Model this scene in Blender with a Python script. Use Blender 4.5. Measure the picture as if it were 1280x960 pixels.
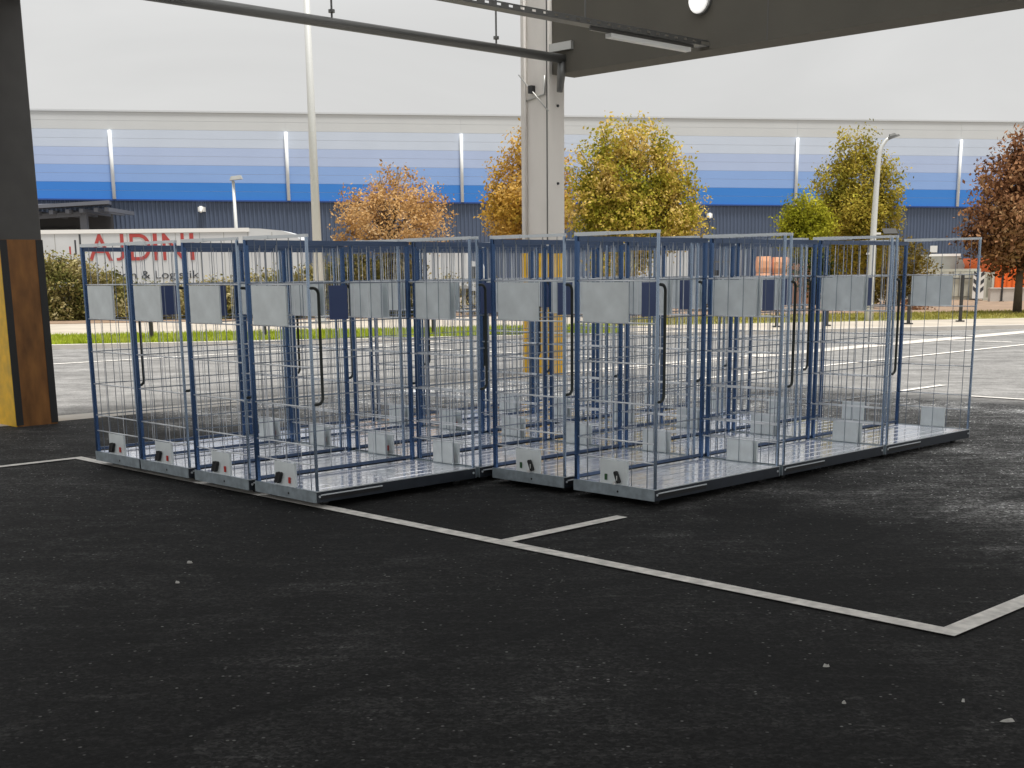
import bpy, bmesh, math, random
from mathutils import Vector, Matrix
random.seed(7)
R = math.radians
scene = bpy.context.scene
for o in list(bpy.data.objects):
    bpy.data.objects.remove(o, do_unlink=True)
COL = scene.collection

# ------------------------------------------------------------------ camera
F_PX, PPY, PITCH, ROLL, CAMZ = 1603.4, 698.95, 0.2199, -0.0109, 1.697
cd = bpy.data.cameras.new('camera')
cam = bpy.data.objects.new('camera', cd); COL.objects.link(cam)
cd.sensor_fit = 'HORIZONTAL'; cd.sensor_width = 36.0
cd.lens = F_PX * 36.0 / 1280.0
cd.shift_y = (PPY - 480.0) / 1280.0
cd.clip_start = 0.1; cd.clip_end = 4000
_fw = Vector((0, math.cos(PITCH), -math.sin(PITCH))); _rt = Vector((1, 0, 0)); _up = _rt.cross(_fw)
_r2 = _rt * math.cos(ROLL) + _up * math.sin(ROLL); _u2 = _up * math.cos(ROLL) - _rt * math.sin(ROLL)
cam.matrix_world = Matrix(((_r2.x, _u2.x, -_fw.x, 0), (_r2.y, _u2.y, -_fw.y, 0), (_r2.z, _u2.z, -_fw.z, CAMZ), (0, 0, 0, 1)))
scene.camera = cam

# ------------------------------------------------------------------ light
YAW = 0.7748
SUN_EL, SUN_TRAVEL = R(77), YAW + R(92)          # high hazy sun from behind on the right
world = bpy.data.worlds.new('World'); scene.world = world; world.use_nodes = True
nt = world.node_tree; nt.nodes.clear()
sky = nt.nodes.new('ShaderNodeTexSky'); sky.sky_type = 'NISHITA'; sky.sun_disc = False
sky.sun_elevation = SUN_EL
sky.sun_rotation = math.atan2(-math.cos(SUN_TRAVEL), -math.sin(SUN_TRAVEL))
sky.air_density = 1.0; sky.dust_density = 6.0; sky.ozone_density = 1.0
hs = nt.nodes.new('ShaderNodeHueSaturation'); hs.inputs['Saturation'].default_value = 0.12
mx = nt.nodes.new('ShaderNodeMixRGB'); mx.inputs[0].default_value = 0.75
mx.inputs[2].default_value = (7.5, 7.5, 7.4, 1)
bg = nt.nodes.new('ShaderNodeBackground'); bg.inputs[1].default_value = 0.1
ow = nt.nodes.new('ShaderNodeOutputWorld')
nt.links.new(sky.outputs[0], hs.inputs['Color']); nt.links.new(hs.outputs[0], mx.inputs[1])
cl = nt.nodes.new('ShaderNodeTexNoise'); cl.inputs['Scale'].default_value = 2.2; cl.inputs['Detail'].default_value = 5; cl.inputs['Distortion'].default_value = 0.6
cc = nt.nodes.new('ShaderNodeTexCoord'); cm = nt.nodes.new('ShaderNodeMapping'); cm.inputs['Scale'].default_value = (1, 1, 3.5)
nt.links.new(cc.outputs['Generated'], cm.inputs[0]); nt.links.new(cm.outputs[0], cl.inputs[0])
cr_ = nt.nodes.new('ShaderNodeMapRange'); cr_.inputs[1].default_value = 0.3; cr_.inputs[2].default_value = 0.7; cr_.inputs[3].default_value = 0.90; cr_.inputs[4].default_value = 1.08
nt.links.new(cl.outputs[0], cr_.inputs[0])
cv = nt.nodes.new('ShaderNodeVectorMath'); cv.operation = 'SCALE'
nt.links.new(mx.outputs[0], cv.inputs[0]); nt.links.new(cr_.outputs[0], cv.inputs['Scale'])
nt.links.new(cv.outputs[0], bg.inputs[0]); nt.links.new(bg.outputs[0], ow.inputs[0])
sd = bpy.data.lights.new('sun', 'SUN'); sd.energy = 5.0; sd.angle = R(10); sd.color = (1, 0.965, 0.91)
sun = bpy.data.objects.new('sun', sd); COL.objects.link(sun)
_d = Vector((math.cos(SUN_TRAVEL) * math.cos(SUN_EL), math.sin(SUN_TRAVEL) * math.cos(SUN_EL), -math.sin(SUN_EL)))
sun.rotation_euler = _d.to_track_quat('-Z', 'Y').to_euler(); sun.location = (-30, -30, 40)
vs = scene.view_settings
vs.view_transform = 'Standard'; vs.look = 'None'; vs.exposure = 0.15; vs.gamma = 1.0; vs.use_curve_mapping = False

# ------------------------------------------------------------------ frames of reference
OX, OY = -3.8147, 11.7510
UD = Vector((math.cos(YAW), math.sin(YAW), 0)); WD = Vector((math.sin(YAW), -math.cos(YAW), 0))
def uw(u, w, z=0.0):
    p = Vector((OX, OY, 0)) + UD * u + WD * w; p.z = z; return p
def ray(x, y):
    return _r2 * ((x - 640) / F_PX) + _u2 * ((PPY - y) / F_PX) + _fw
def at(x, y, Y):                       # survey: the point at depth Y seen at photo pixel x, y
    d = ray(x, y); t = Y / d.y
    return Vector((d.x * t, Y, CAMZ + d.z * t))
def atx(x, Y):                         # same, dropped on the ground
    p = at(x, 340, Y); p.z = 0; return p

# ------------------------------------------------------------------ materials
def lin(c):
    return tuple((v / 255 / 12.92 if v / 255 <= 0.04045 else ((v / 255 + 0.055) / 1.055) ** 2.4) for v in c)
def mat(name, col, rough=0.6, metal=0.0, var=0.0, vscale=3.0, bump=0.0, bscale=40.0, stretch=None, spec=0.5):
    m = bpy.data.materials.new(name); m.use_nodes = True
    n = m.node_tree.nodes; l = m.node_tree.links; b = n['Principled BSDF']
    b.inputs['Base Color'].default_value = (*col, 1); b.inputs['Roughness'].default_value = rough
    b.inputs['Metallic'].default_value = metal; b.inputs['Specular IOR Level'].default_value = spec
    if var or bump:
        tc = n.new('ShaderNodeTexCoord'); mp = n.new('ShaderNodeMapping'); l.new(tc.outputs['Object'], mp.inputs[0])
        if stretch: mp.inputs['Scale'].default_value = stretch
    if var:
        t = n.new('ShaderNodeTexNoise'); t.inputs['Scale'].default_value = vscale; t.inputs['Detail'].default_value = 6
        l.new(mp.outputs[0], t.inputs[0])
        r = n.new('ShaderNodeMapRange'); r.inputs[1].default_value = 0.3; r.inputs[2].default_value = 0.7
        r.inputs[3].default_value = 1 - var; r.inputs[4].default_value = 1 + var
        l.new(t.outputs[0], r.inputs[0])
        mu = n.new('ShaderNodeVectorMath'); mu.operation = 'SCALE'; mu.inputs[0].default_value = col
        l.new(r.outputs[0], mu.inputs['Scale']); l.new(mu.outputs[0], b.inputs['Base Color'])
        r2 = n.new('ShaderNodeMapRange'); r2.inputs[3].default_value = max(0, rough - 0.1); r2.inputs[4].default_value = min(1, rough + 0.1)
        l.new(t.outputs[0], r2.inputs[0]); l.new(r2.outputs[0], b.inputs['Roughness'])
    if bump:
        t2 = n.new('ShaderNodeTexNoise'); t2.inputs['Scale'].default_value = bscale; t2.inputs['Detail'].default_value = 4
        l.new(mp.outputs[0], t2.inputs[0])
        bp = n.new('ShaderNodeBump'); bp.inputs['Strength'].default_value = bump; bp.inputs['Distance'].default_value = 0.01
        l.new(t2.outputs[0], bp.inputs['Height']); l.new(bp.outputs[0], b.inputs['Normal'])
    return m

def asphalt(name, base, speck, patch, joints=(), daylight_ramp=None, rough=0.85, spec=0.3, k=1.0, worn=0.0):
    m = bpy.data.materials.new(name); m.use_nodes = True
    n = m.node_tree.nodes; l = m.node_tree.links; b = n['Principled BSDF']
    g = n.new('ShaderNodeNewGeometry')
    def node(t, **k):
        q = n.new(t)
        for a, v in k.items(): q.inputs[a].default_value = v
        return q
    def mp(src, a0, a1, b0, b1):
        q = node('ShaderNodeMapRange'); q.inputs[1].default_value = a0; q.inputs[2].default_value = a1
        q.inputs[3].default_value = b0; q.inputs[4].default_value = b1; l.new(src, q.inputs[0]); return q.outputs[0]
    def mul(a, c):
        q = n.new('ShaderNodeMath'); q.operation = 'MULTIPLY'; l.new(a, q.inputs[0]); l.new(c, q.inputs[1]); return q.outputs[0]
    def add(a, c):
        q = n.new('ShaderNodeMath'); q.operation = 'ADD'; l.new(a, q.inputs[0]); l.new(c, q.inputs[1]); return q.outputs[0]
    big = node('ShaderNodeTexNoise', Scale=0.35, Detail=5.0, Roughness=0.6); l.new(g.outputs['Position'], big.inputs[0])
    mid = node('ShaderNodeTexNoise', Scale=2.2, Detail=8.0, Roughness=0.7); l.new(g.outputs['Position'], mid.inputs[0])
    # wear dragged along the driving direction
    rot = n.new('ShaderNodeMapping'); rot.inputs['Rotation'].default_value = (0, 0, -YAW); rot.inputs['Scale'].default_value = (0.25, 1.6, 1)
    l.new(g.outputs['Position'], rot.inputs[0])
    drag = node('ShaderNodeTexNoise', Scale=1.3, Detail=7.0, Roughness=0.65); l.new(rot.outputs[0], drag.inputs[0])
    vor = node('ShaderNodeTexVoronoi', Scale=85.0); l.new(g.outputs['Position'], vor.inputs[0])
    vor2 = node('ShaderNodeTexVoronoi', Scale=38.0); l.new(g.outputs['Position'], vor2.inputs[0])
    sep = n.new('ShaderNodeSeparateColor'); l.new(vor.outputs['Color'], sep.inputs[0])
    sep2 = n.new('ShaderNodeSeparateColor'); l.new(vor2.outputs['Color'], sep2.inputs[0])
    tone = mul(mul(mp(big.outputs[0], 0.3, 0.7, 1 - patch, 1 + patch), mp(mid.outputs[0], 0.3, 0.7, 0.6, 1.4)), mp(drag.outputs[0], 0.3, 0.7, 0.75, 1.3))
    vor3 = node('ShaderNodeTexVoronoi', Scale=46.0); l.new(g.outputs['Position'], vor3.inputs[0])
    sep3 = n.new('ShaderNodeSeparateColor'); l.new(vor3.outputs['Color'], sep3.inputs[0])
    scuff = node('ShaderNodeTexNoise', Scale=4.5, Detail=9.0, Roughness=0.75); l.new(rot.outputs[0], scuff.inputs[0])
    grain = mul(mul(mp(sep.outputs[0], 0.0, 1.0, 1 - .7 * k, 1 + .7 * k), mp(sep3.outputs[0], 0.0, 1.0, 1 - .65 * k, 1 + .75 * k)), mp(scuff.outputs[0], 0.50, 0.70, 1 - .1 * k, 1 + 1.6 * k))
    wr = node('ShaderNodeTexNoise', Scale=0.9, Detail=9.0, Roughness=0.68, Distortion=0.8); l.new(g.outputs['Position'], wr.inputs[0])
    grain = mul(grain, mp(wr.outputs[0], 0.48, 0.68, 1.0, 1.0 + worn))
    v = mul(tone, grain)
    sp = mul(mp(sep2.outputs[1], 0.90, 0.96, 0.0, 1.0), mp(vor2.outputs['Distance'], 0.2, 0.32, 1.0, 0.0))
    cu = mul(sp, mp(mid.outputs[0], 0.4, 0.6, 0.2, 1.0))
    tot = n.new('ShaderNodeMath'); tot.operation = 'MULTIPLY_ADD'; l.new(v, tot.inputs[0]); tot.inputs[1].default_value = base
    sc = n.new('ShaderNodeMath'); sc.operation = 'MULTIPLY'; l.new(cu, sc.inputs[0]); sc.inputs[1].default_value = speck
    l.new(sc.outputs[0], tot.inputs[2]); out = tot.outputs[0]
    if daylight_ramp:                                          # daylight from the open canopy sides, put into the asphalt colour
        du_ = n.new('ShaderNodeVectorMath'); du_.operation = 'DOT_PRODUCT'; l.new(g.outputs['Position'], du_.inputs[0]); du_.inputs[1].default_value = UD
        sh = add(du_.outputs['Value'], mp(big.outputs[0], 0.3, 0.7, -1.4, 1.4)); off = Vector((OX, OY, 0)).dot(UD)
        out = mul(out, mp(sh, daylight_ramp[0] + off, daylight_ramp[1] + off, 1.0, daylight_ramp[2]))
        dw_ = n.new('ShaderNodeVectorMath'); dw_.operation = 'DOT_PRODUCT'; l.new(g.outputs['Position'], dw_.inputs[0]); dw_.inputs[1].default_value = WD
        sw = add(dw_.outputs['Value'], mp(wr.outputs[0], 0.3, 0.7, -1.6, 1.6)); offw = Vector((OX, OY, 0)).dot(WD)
        out = mul(out, mp(sw, -3.5 + offw, 3.5 + offw, 3.4, 1.0))  # paler toward the column line: daylight put into the colour here too
    # paving joints: lines of constant w
    for (w0, hw, dark) in joints:
        dt = n.new('ShaderNodeVectorMath'); dt.operation = 'DOT_PRODUCT'; l.new(g.outputs['Position'], dt.inputs[0]); dt.inputs[1].default_value = WD
        wob = mp(mid.outputs[0], 0.0, 1.0, -0.05, 0.05)
        a1 = add(dt.outputs['Value'], wob)
        s1 = n.new('ShaderNodeMath'); s1.operation = 'SUBTRACT'; l.new(a1, s1.inputs[0]); s1.inputs[1].default_value = w0 + Vector((OX, OY, 0)).dot(WD)
        ab = n.new('ShaderNodeMath'); ab.operation = 'ABSOLUTE'; l.new(s1.outputs[0], ab.inputs[0])
        out = mul(out, mp(ab.outputs[0], hw * 0.4, hw, dark, 1.0))
    comb = n.new('ShaderNodeCombineColor')
    l.new(out, comb.inputs[0])
    for i, k in ((1, 0.985), (2, 0.96)):
        q = n.new('ShaderNodeMath'); q.operation = 'MULTIPLY'; q.inputs[1].default_value = k; l.new(out, q.inputs[0]); l.new(q.outputs[0], comb.inputs[i])
    l.new(comb.outputs[0], b.inputs['Base Color'])
    b.inputs['Roughness'].default_value = rough; b.inputs['Specular IOR Level'].default_value = spec
    bp = n.new('ShaderNodeBump'); bp.inputs['Strength'].default_value = 0.6; bp.inputs['Distance'].default_value = 0.006
    hgt = add(sep.outputs[0], mid.outputs[0]); l.new(hgt, bp.inputs['Height']); l.new(bp.outputs[0], b.inputs['Normal'])
    return m

def leafmat(name, cols, trans=0.35):
    m = bpy.data.materials.new(name); m.use_nodes = True
    n = m.node_tree.nodes; l = m.node_tree.links
    for q in list(n): n.remove(q)
    out = n.new('ShaderNodeOutputMaterial'); g = n.new('ShaderNodeNewGeometry')
    ramp = n.new('ShaderNodeValToRGB'); e = ramp.color_ramp.elements
    while len(e) < len(cols): e.new(0.5)
    for i, c in enumerate(cols):
        e[i].position = i / (len(cols) - 1); e[i].color = (*c, 1)
    tn = n.new('ShaderNodeTexNoise'); tn.inputs['Scale'].default_value = 0.9; tn.inputs['Detail'].default_value = 3
    l.new(g.outputs['Position'], tn.inputs[0])
    mr = n.new('ShaderNodeMapRange'); mr.inputs[1].default_value = 0.3; mr.inputs[2].default_value = 0.7; mr.inputs[3].default_value = -0.12; mr.inputs[4].default_value = 0.62
    l.new(tn.outputs[0], mr.inputs[0])
    ma = n.new('ShaderNodeMath'); ma.operation = 'MULTIPLY_ADD'; ma.inputs[1].default_value = 0.5
    l.new(g.outputs['Random Per Island'], ma.inputs[0]); l.new(mr.outputs[0], ma.inputs[2]); l.new(ma.outputs[0], ramp.inputs[0])
    d = n.new('ShaderNodeBsdfDiffuse'); t = n.new('ShaderNodeBsdfTranslucent'); ms = n.new('ShaderNodeMixShader'); ms.inputs[0].default_value = trans
    l.new(ramp.outputs[0], d.inputs[0]); l.new(ramp.outputs[0], t.inputs[0])
    l.new(d.outputs[0], ms.inputs[1]); l.new(t.outputs[0], ms.inputs[2]); l.new(ms.outputs[0], out.inputs[0])
    return m

M = {}
M['apron'] = asphalt('fresh_asphalt', 0.0075, 0.2, 0.6, joints=((2.95, 0.05, 0.55), (6.9, 0.05, 0.6)), daylight_ramp=(1.5, 9.0, 17.0), rough=0.8, spec=0.2, worn=2.0)  # fresh asphalt, with daylight at the canopy edges painted in
M['lot'] = asphalt('old_asphalt', 0.185, 0.02, 0.12, joints=((-9.0, 0.05, 0.7),), k=0.25)
M['paint'] = mat('line_paint', (0.76, 0.73, 0.68), 0.7, var=0.22, vscale=14, bump=0.3, bscale=120)
M['concrete'] = mat('concrete', (0.50, 0.47, 0.43), 0.8, var=0.12, vscale=1.5, bump=0.2)
M['column'] = mat('column_concrete', (0.76, 0.72, 0.67), 0.75, var=0.08, vscale=2, bump=0.15, stretch=(1, 1, 0.3))
M['column_dark'] = mat('column_dark_paint', (0.10, 0.095, 0.09), 0.7, var=0.12, vscale=4)
M['yellow'] = mat('yellow_paint', (0.78, 0.45, 0.01), 0.5, var=0.2, vscale=7)
M['edge_guard'] = mat('edge_guard_black', (0.03, 0.03, 0.03), 0.6)
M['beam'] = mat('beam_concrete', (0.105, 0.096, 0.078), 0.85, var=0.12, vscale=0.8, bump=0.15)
M['roof'] = mat('roof_underside', (0.22, 0.22, 0.21), 0.8)
def added_diffuser():
    m = bpy.data.materials.new('added_light_diffuser'); m.use_nodes = True; n = m.node_tree.nodes; l = m.node_tree.links
    n.remove(n['Principled BSDF']); t = n.new('ShaderNodeBsdfTranslucent'); t.inputs[0].default_value = (0.80, 0.83, 0.87, 1)
    d = n.new('ShaderNodeBsdfDiffuse'); d.inputs[0].default_value = (0.6, 0.62, 0.62, 1); x = n.new('ShaderNodeMixShader'); x.inputs[0].default_value = 0.12
    l.new(t.outputs[0], x.inputs[1]); l.new(d.outputs[0], x.inputs[2]); l.new(x.outputs[0], n['Material Output'].inputs[0]); return m
M['added_diffuser'] = added_diffuser()
M['deck'] = mat('galvanised_deck', (0.93, 0.94, 1.0), 0.10, 0.5, var=0.03, vscale=7, bump=0.02, bscale=9, stretch=(0.4, 3, 1), spec=1.0)
M['galv'] = mat('galvanised_steel', (0.40, 0.46, 0.50), 0.40, 0.6, var=0.16, vscale=18)
M['skirt_shaded'] = mat('side_skirt_shaded', (0.035, 0.042, 0.055), 0.45, 0.3, var=0.2, vscale=9)  # shade on the side under the canopy, put into the skirt colour
M['wire'] = mat('zinc_wire', (0.85, 0.87, 0.90), 0.35, 0.35)
M['wire_dull'] = mat('dull_zinc_wire', (0.24, 0.28, 0.34), 0.4, 0.5)
M['post'] = mat('blue_zinc_post', (0.065, 0.125, 0.26), 0.2, 0.8, var=0.07, vscale=8)
M['front_post'] = mat('bright_zinc_post', (0.34, 0.43, 0.56), 0.24, 0.85, var=0.1, vscale=6)
M['rail'] = mat('dark_rail', (0.09, 0.13, 0.22), 0.4, 0.7)
M['lightrail'] = mat('bright_rail', (0.78, 0.82, 0.85), 0.35, 0.35)
M['plate'] = mat('sheet_plate', (0.82, 0.87, 0.88), 0.5, 0.05, var=0.10, vscale=6)
M['navy_shaded'] = mat('shaded_navy_sheet', (0.07, 0.10, 0.22), 0.45, 0.4)  # long-side plates turned from the light, that shade put into the navy
M['rubber'] = mat('black_rubber', (0.014, 0.02, 0.017), 0.45)
M['black'] = mat('black_plastic', (0.015, 0.015, 0.017), 0.5)
M['red'] = mat('red_plastic', (0.55, 0.03, 0.02), 0.5)
M['green'] = mat('green_plastic', (0.03, 0.10, 0.04), 0.5)
M['steel_dark'] = mat('pipe_steel', (0.16, 0.16, 0.155), 0.45, 0.6)
M['steel'] = mat('bracket_steel', (0.5, 0.5, 0.48), 0.45, 0.6)
M['lampwhite'] = mat('lamp_housing_white', (0.75, 0.75, 0.73), 0.5)
M['polewhite'] = mat('mast_grey_white', (0.62, 0.63, 0.62), 0.5, 0.2)
M['clad'] = mat('slate_cladding', lin((80, 92, 114)), 0.55, 0.1, var=0.06, vscale=0.4)
M['clad_dark'] = mat('dock_dark', (0.04, 0.042, 0.05), 0.7)
M['dock_grey'] = mat('dock_grey', (0.13, 0.14, 0.17), 0.6)
M['trailer'] = mat('trailer_white', (0.60, 0.62, 0.64), 0.4, var=0.05, vscale=1)
M['trailer_rail'] = mat('trailer_rail_white', (0.85, 0.85, 0.84), 0.4)
M['letter_red'] = mat('lettering_red', (0.42, 0.06, 0.055), 0.5)
M['letter_dark'] = mat('lettering_dark', (0.04, 0.045, 0.055), 0.5)
M['tyre'] = mat('tyre', (0.02, 0.02, 0.02), 0.8)
M['bark'] = mat('bark', (0.10, 0.075, 0.055), 0.9, var=0.25, vscale=6, bump=0.4)
M['mulch'] = mat('mulch', (0.22, 0.15, 0.10), 0.95, var=0.3, vscale=3, bump=0.5, bscale=8)
M['verge'] = mat('verge_turf', (0.20, 0.20, 0.05), 0.95, var=0.3, vscale=1.2)
M['path'] = mat('pale_path', (0.37, 0.33, 0.275), 0.9, var=0.14, vscale=0.8)
M['earth'] = mat('rough_ground', (0.22, 0.19, 0.15), 0.95, var=0.2, vscale=0.2)
M['container'] = mat('container_beige', (0.50, 0.50, 0.43), 0.6, var=0.08, vscale=1.5)
M['orange'] = mat('orange_paint', (0.80, 0.15, 0.02), 0.55, var=0.08, vscale=2)
M['salmon'] = mat('faded_orange_bags', (0.88, 0.48, 0.30), 0.7, var=0.12, vscale=3)
M['greyskip'] = mat('grey_skip', (0.36, 0.37, 0.36), 0.6, var=0.1)
M['litter'] = mat('dirty_white', (0.45, 0.44, 0.41), 0.8, var=0.2, vscale=60)
M['glass'] = mat('dark_glass', (0.02, 0.025, 0.03), 0.1)
M['bluecab'] = mat('blue_machine', (0.03, 0.14, 0.50), 0.5)
M['grass'] = leafmat('grass_blades', [(0.22, 0.28, 0.02), (0.36, 0.44, 0.04), (0.48, 0.50, 0.12)], 0.3)
M['grass_dry'] = leafmat('grass_blades_dry', [(0.17, 0.17, 0.03), (0.34, 0.31, 0.08), (0.46, 0.38, 0.16)], 0.3)
STRIPE = [tuple(v * .95 for v in lin(c)) for c in ((200, 203, 205), (196, 206, 222), (174, 190, 222), (138, 170, 222), (52, 126, 208))]
for i, c in enumerate(STRIPE):
    M['stripe%d' % i] = mat('facade_stripe_%d' % i, c, 0.45, var=0.02, vscale=0.5)
M['coping'] = mat('coping', lin((198, 202, 206)), 0.5)
M['downpipe'] = mat('downpipe_white', (0.78, 0.80, 0.80), 0.5)

# ------------------------------------------------------------------ mesh helpers
class MB:
    def __init__(s): s.v = []; s.f = []
    def add(s, vs, fs):
        k = len(s.v); s.v += [tuple(x) for x in vs]; s.f += [tuple(i + k for i in f) for f in fs]; return s
    def box(s, x0, x1, y0, y1, z0, z1):
        return s.add([(x0, y0, z0), (x1, y0, z0), (x1, y1, z0), (x0, y1, z0), (x0, y0, z1), (x1, y0, z1), (x1, y1, z1), (x0, y1, z1)],
                     [(0, 3, 2, 1), (4, 5, 6, 7), (0, 1, 5, 4), (1, 2, 6, 5), (2, 3, 7, 6), (3, 0, 4, 7)])
    def cbox(s, x0, x1, y0, y1, z0, z1, c=0.004):      # box with vertical edges chamfered and a chamfered top
        p = [(x0 + c, y0), (x1 - c, y0), (x1, y0 + c), (x1, y1 - c), (x1 - c, y1), (x0 + c, y1), (x0, y1 - c), (x0, y0 + c)]
        return s.prism([(a, b) for a, b in p], z0, z1)
    def prism(s, poly, z0, z1):
        n = len(poly)
        return s.add([(a, b, z0) for a, b in poly] + [(a, b, z1) for a, b in poly],
                     [tuple(reversed(range(n))), tuple(range(n, 2 * n))] + [(i, (i + 1) % n, n + (i + 1) % n, n + i) for i in range(n)])
    def hexa(s, P):                                     # eight corners, same order as box
        return s.add(P, [(0, 3, 2, 1), (4, 5, 6, 7), (0, 1, 5, 4), (1, 2, 6, 5), (2, 3, 7, 6), (3, 0, 4, 7)])
    def tube(s, pts, rad, n=6, cap=True):
        pts = [Vector(p) for p in pts]
        if not hasattr(rad, '__len__'): rad = [rad] * len(pts)
        ring0 = len(s.v)
        prev = None
        for i, p in enumerate(pts):
            t = (pts[min(i + 1, len(pts) - 1)] - pts[max(i - 1, 0)]).normalized()
            if prev is None:
                a = Vector((0, 0, 1)) if abs(t.z) < 0.9 else Vector((1, 0, 0))
                x = t.cross(a).normalized()
            else:
                x = (prev - t * prev.dot(t)).normalized()
            prev = x; y = t.cross(x)
            for k in range(n):
                an = 2 * math.pi * (k + 0.5) / n
                s.v.append(tuple(p + (x * math.cos(an) + y * math.sin(an)) * rad[i]))
        for i in range(len(pts) - 1):
            for k in range(n):
                a = ring0 + i * n + k; b = ring0 + i * n + (k + 1) % n
                s.f.append((a, b, b + n, a + n))
        if cap:
            s.f.append(tuple(reversed(range(ring0, ring0 + n)))); e = ring0 + (len(pts) - 1) * n
            s.f.append(tuple(range(e, e + n)))
        return s
    def mesh(s, name, m, smooth=False):
        me = bpy.data.meshes.new(name); me.from_pydata(s.v, [], s.f); me.materials.append(m)
        if smooth: me.polygons.foreach_set('use_smooth', [True] * len(me.polygons))
        me.update(); return me
def link(name, me, parent=None, loc=None, rotz=None):
    o = bpy.data.objects.new(name, me); COL.objects.link(o)
    if parent: o.parent = parent
    if loc is not None: o.location = loc
    if rotz is not None: o.rotation_euler = (0, 0, rotz)
    return o
def obj(name, mb, m, parent=None, smooth=False): return link(name, mb.mesh(name, m, smooth), parent)
def tag(o, label, cat, group=None):
    o['label'] = label; o['category'] = cat
    if group: o['group'] = group
    return o
def struct(o, label=None):
    o['kind'] = 'structure'
    if label: o['label'] = label
    return o
def empty(name, loc, rotz=0.0):
    o = bpy.data.objects.new(name, None); COL.objects.link(o); o.location = loc; o.rotation_euler = (0, 0, rotz); return o

# ------------------------------------------------------------------ ground and markings
struct(obj('ground', MB().add([(-1500, -600, -0.03), (1500, -600, -0.03), (1500, 1800, -0.03), (-1500, 1800, -0.03)], [(0, 1, 2, 3)]), M['earth']))
def kerb_y(x): return 33.7 + (x + 11.04) * 0.205 - 2.39    # the kerb's depth at world x
def sheet(name, pts, z, m, th=0.0):
    mb = MB(); n = len(pts)
    mb.add([(p[0], p[1], z) for p in pts], [tuple(range(n))]); return struct(obj(name, mb, m))
K = lambda x, d=0.0: (x, kerb_y(x) + d)
sheet('parking_lot', [(-70, -40), (70, -40), K(70), K(-70)], 0.0, M['lot'])
a, b, c, d = uw(-40, -3.78), uw(26.0, -3.78), uw(26.0, 40), uw(-40, 40)
# fresh asphalt reaches past the canopy on the right
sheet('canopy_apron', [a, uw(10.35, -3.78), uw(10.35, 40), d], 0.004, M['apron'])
def strip(name, u0, u1, w0, w1, z, m, label=None):
    return sheet(name, [uw(u0, w0), uw(u1, w0), uw(u1, w1), uw(u0, w1)], z, m)
strip('drainage_strip', -40, 30, -4.38, -3.78, 0.008, M['concrete'])
lines = [(0.03, 0.14, -0.60, 8.38), (0.141, 1.28, 5.21, 5.31), (0.141, 14, 8.27, 8.38), (-6.5, 0.029, -0.60, -0.50),
         (2.0, 12.35, 1.90, 2.0), (10.98, 11.09, 3.0, 9.0), (9.0, 22.9, -1.60, -1.49), (23.6, 23.72, -6.0, -2.2),
         (-4.0, 22.0, -13.85, -13.72), (14.0, 14.12, -13.7, -6.0), (22.91, 23.03, -1.6, 3.5)]
for u0, u1, w0, w1 in lines:
    strip('painted_line', u0, u1, w0, w1, 0.012, M['paint'])
# verge beyond the lot: kerb, turf, path, planting
def band(name, x0, x1, d0, d1, z0, z1, m):
    mb = MB(); mb.hexa([(*K(x0, d0), z0), (*K(x1, d0), z0), (*K(x1, d1), z0), (*K(x0, d1), z0), (*K(x0, d0), z1), (*K(x1, d0), z1), (*K(x1, d1), z1), (*K(x0, d1), z1)])
    return struct(obj(name, mb, m))
band('kerb', -70, 70, 0.0, 0.25, -0.02, 0.11, M['concrete'])
band('grass_verge', -70, 3.0, 0.25, 5.0, -0.02, 0.09, M['verge'])
band('pavement', 3.0, 70, 0.25, 5.0, -0.02, 0.09, M['path'])
band('grass_verge', 3.0, 70, 5.0, 11.0, -0.02, 0.10, M['verge'])
band('path', -70, 3.0, 5.0, 16.0, -0.02, 0.08, M['path'])
band('planting_bed', 3.0, 70, 11.0, 28.0, -0.02, 0.11, M['mulch'])
band('planting_bed', -70, 3.0, 16.0, 24.0, -0.02, 0.10, M['mulch'])

# ------------------------------------------------------------------ canopy
CU0, CU1 = 1.07, 10.33
def ubox(name, u0, u1, w0, w1, z0, z1, m, parent=None, ch=0.0):
    P = [uw(u0, w1, z0), uw(u1, w1, z0), uw(u1, w0, z0), uw(u0, w0, z0), uw(u0, w1, z1), uw(u1, w1, z1), uw(u1, w0, z1), uw(u0, w0, z1)]
    return obj(name, MB().hexa(P), m, parent)
roof = empty('canopy_roof', uw(-10, 10, 7.0)); roof.matrix_world = Matrix()
roof.location = (0, 0, 0)
tag(roof, 'dark flat canopy roof with concrete beams above the trolleys', 'canopy')
FILL_BAYS = ((0.6, 2.5), (3.3, 5.2), (6.0, 7.9), (8.5, 9.9))  # translucent panels added to the unseen roof to brighten trolleys and apron
edges = [-4.7] + [e_ for p_ in FILL_BAYS for e_ in p_] + [10.9]
for k in range(0, len(edges), 2): ubox('roof_slab', edges[k], edges[k + 1], -2.9, 13.2, 8.5, 8.75, M['roof'], roof)
for a_, b_ in FILL_BAYS:
    ubox('roof_slab', a_, b_, 6.0, 13.2, 8.5, 8.75, M['roof'], roof)
    rl = obj('added_fill_panel', MB().add([uw(a_, -2.9, 8.62), uw(b_, -2.9, 8.62), uw(b_, 6.0, 8.62), uw(a_, 6.0, 8.62)], [(0, 1, 2, 3)]), M['added_diffuser'], roof); rl['label'] = 'added translucent panel in the unseen roof, brightening the trolleys'
BEAM_Z = 4.76
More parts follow.
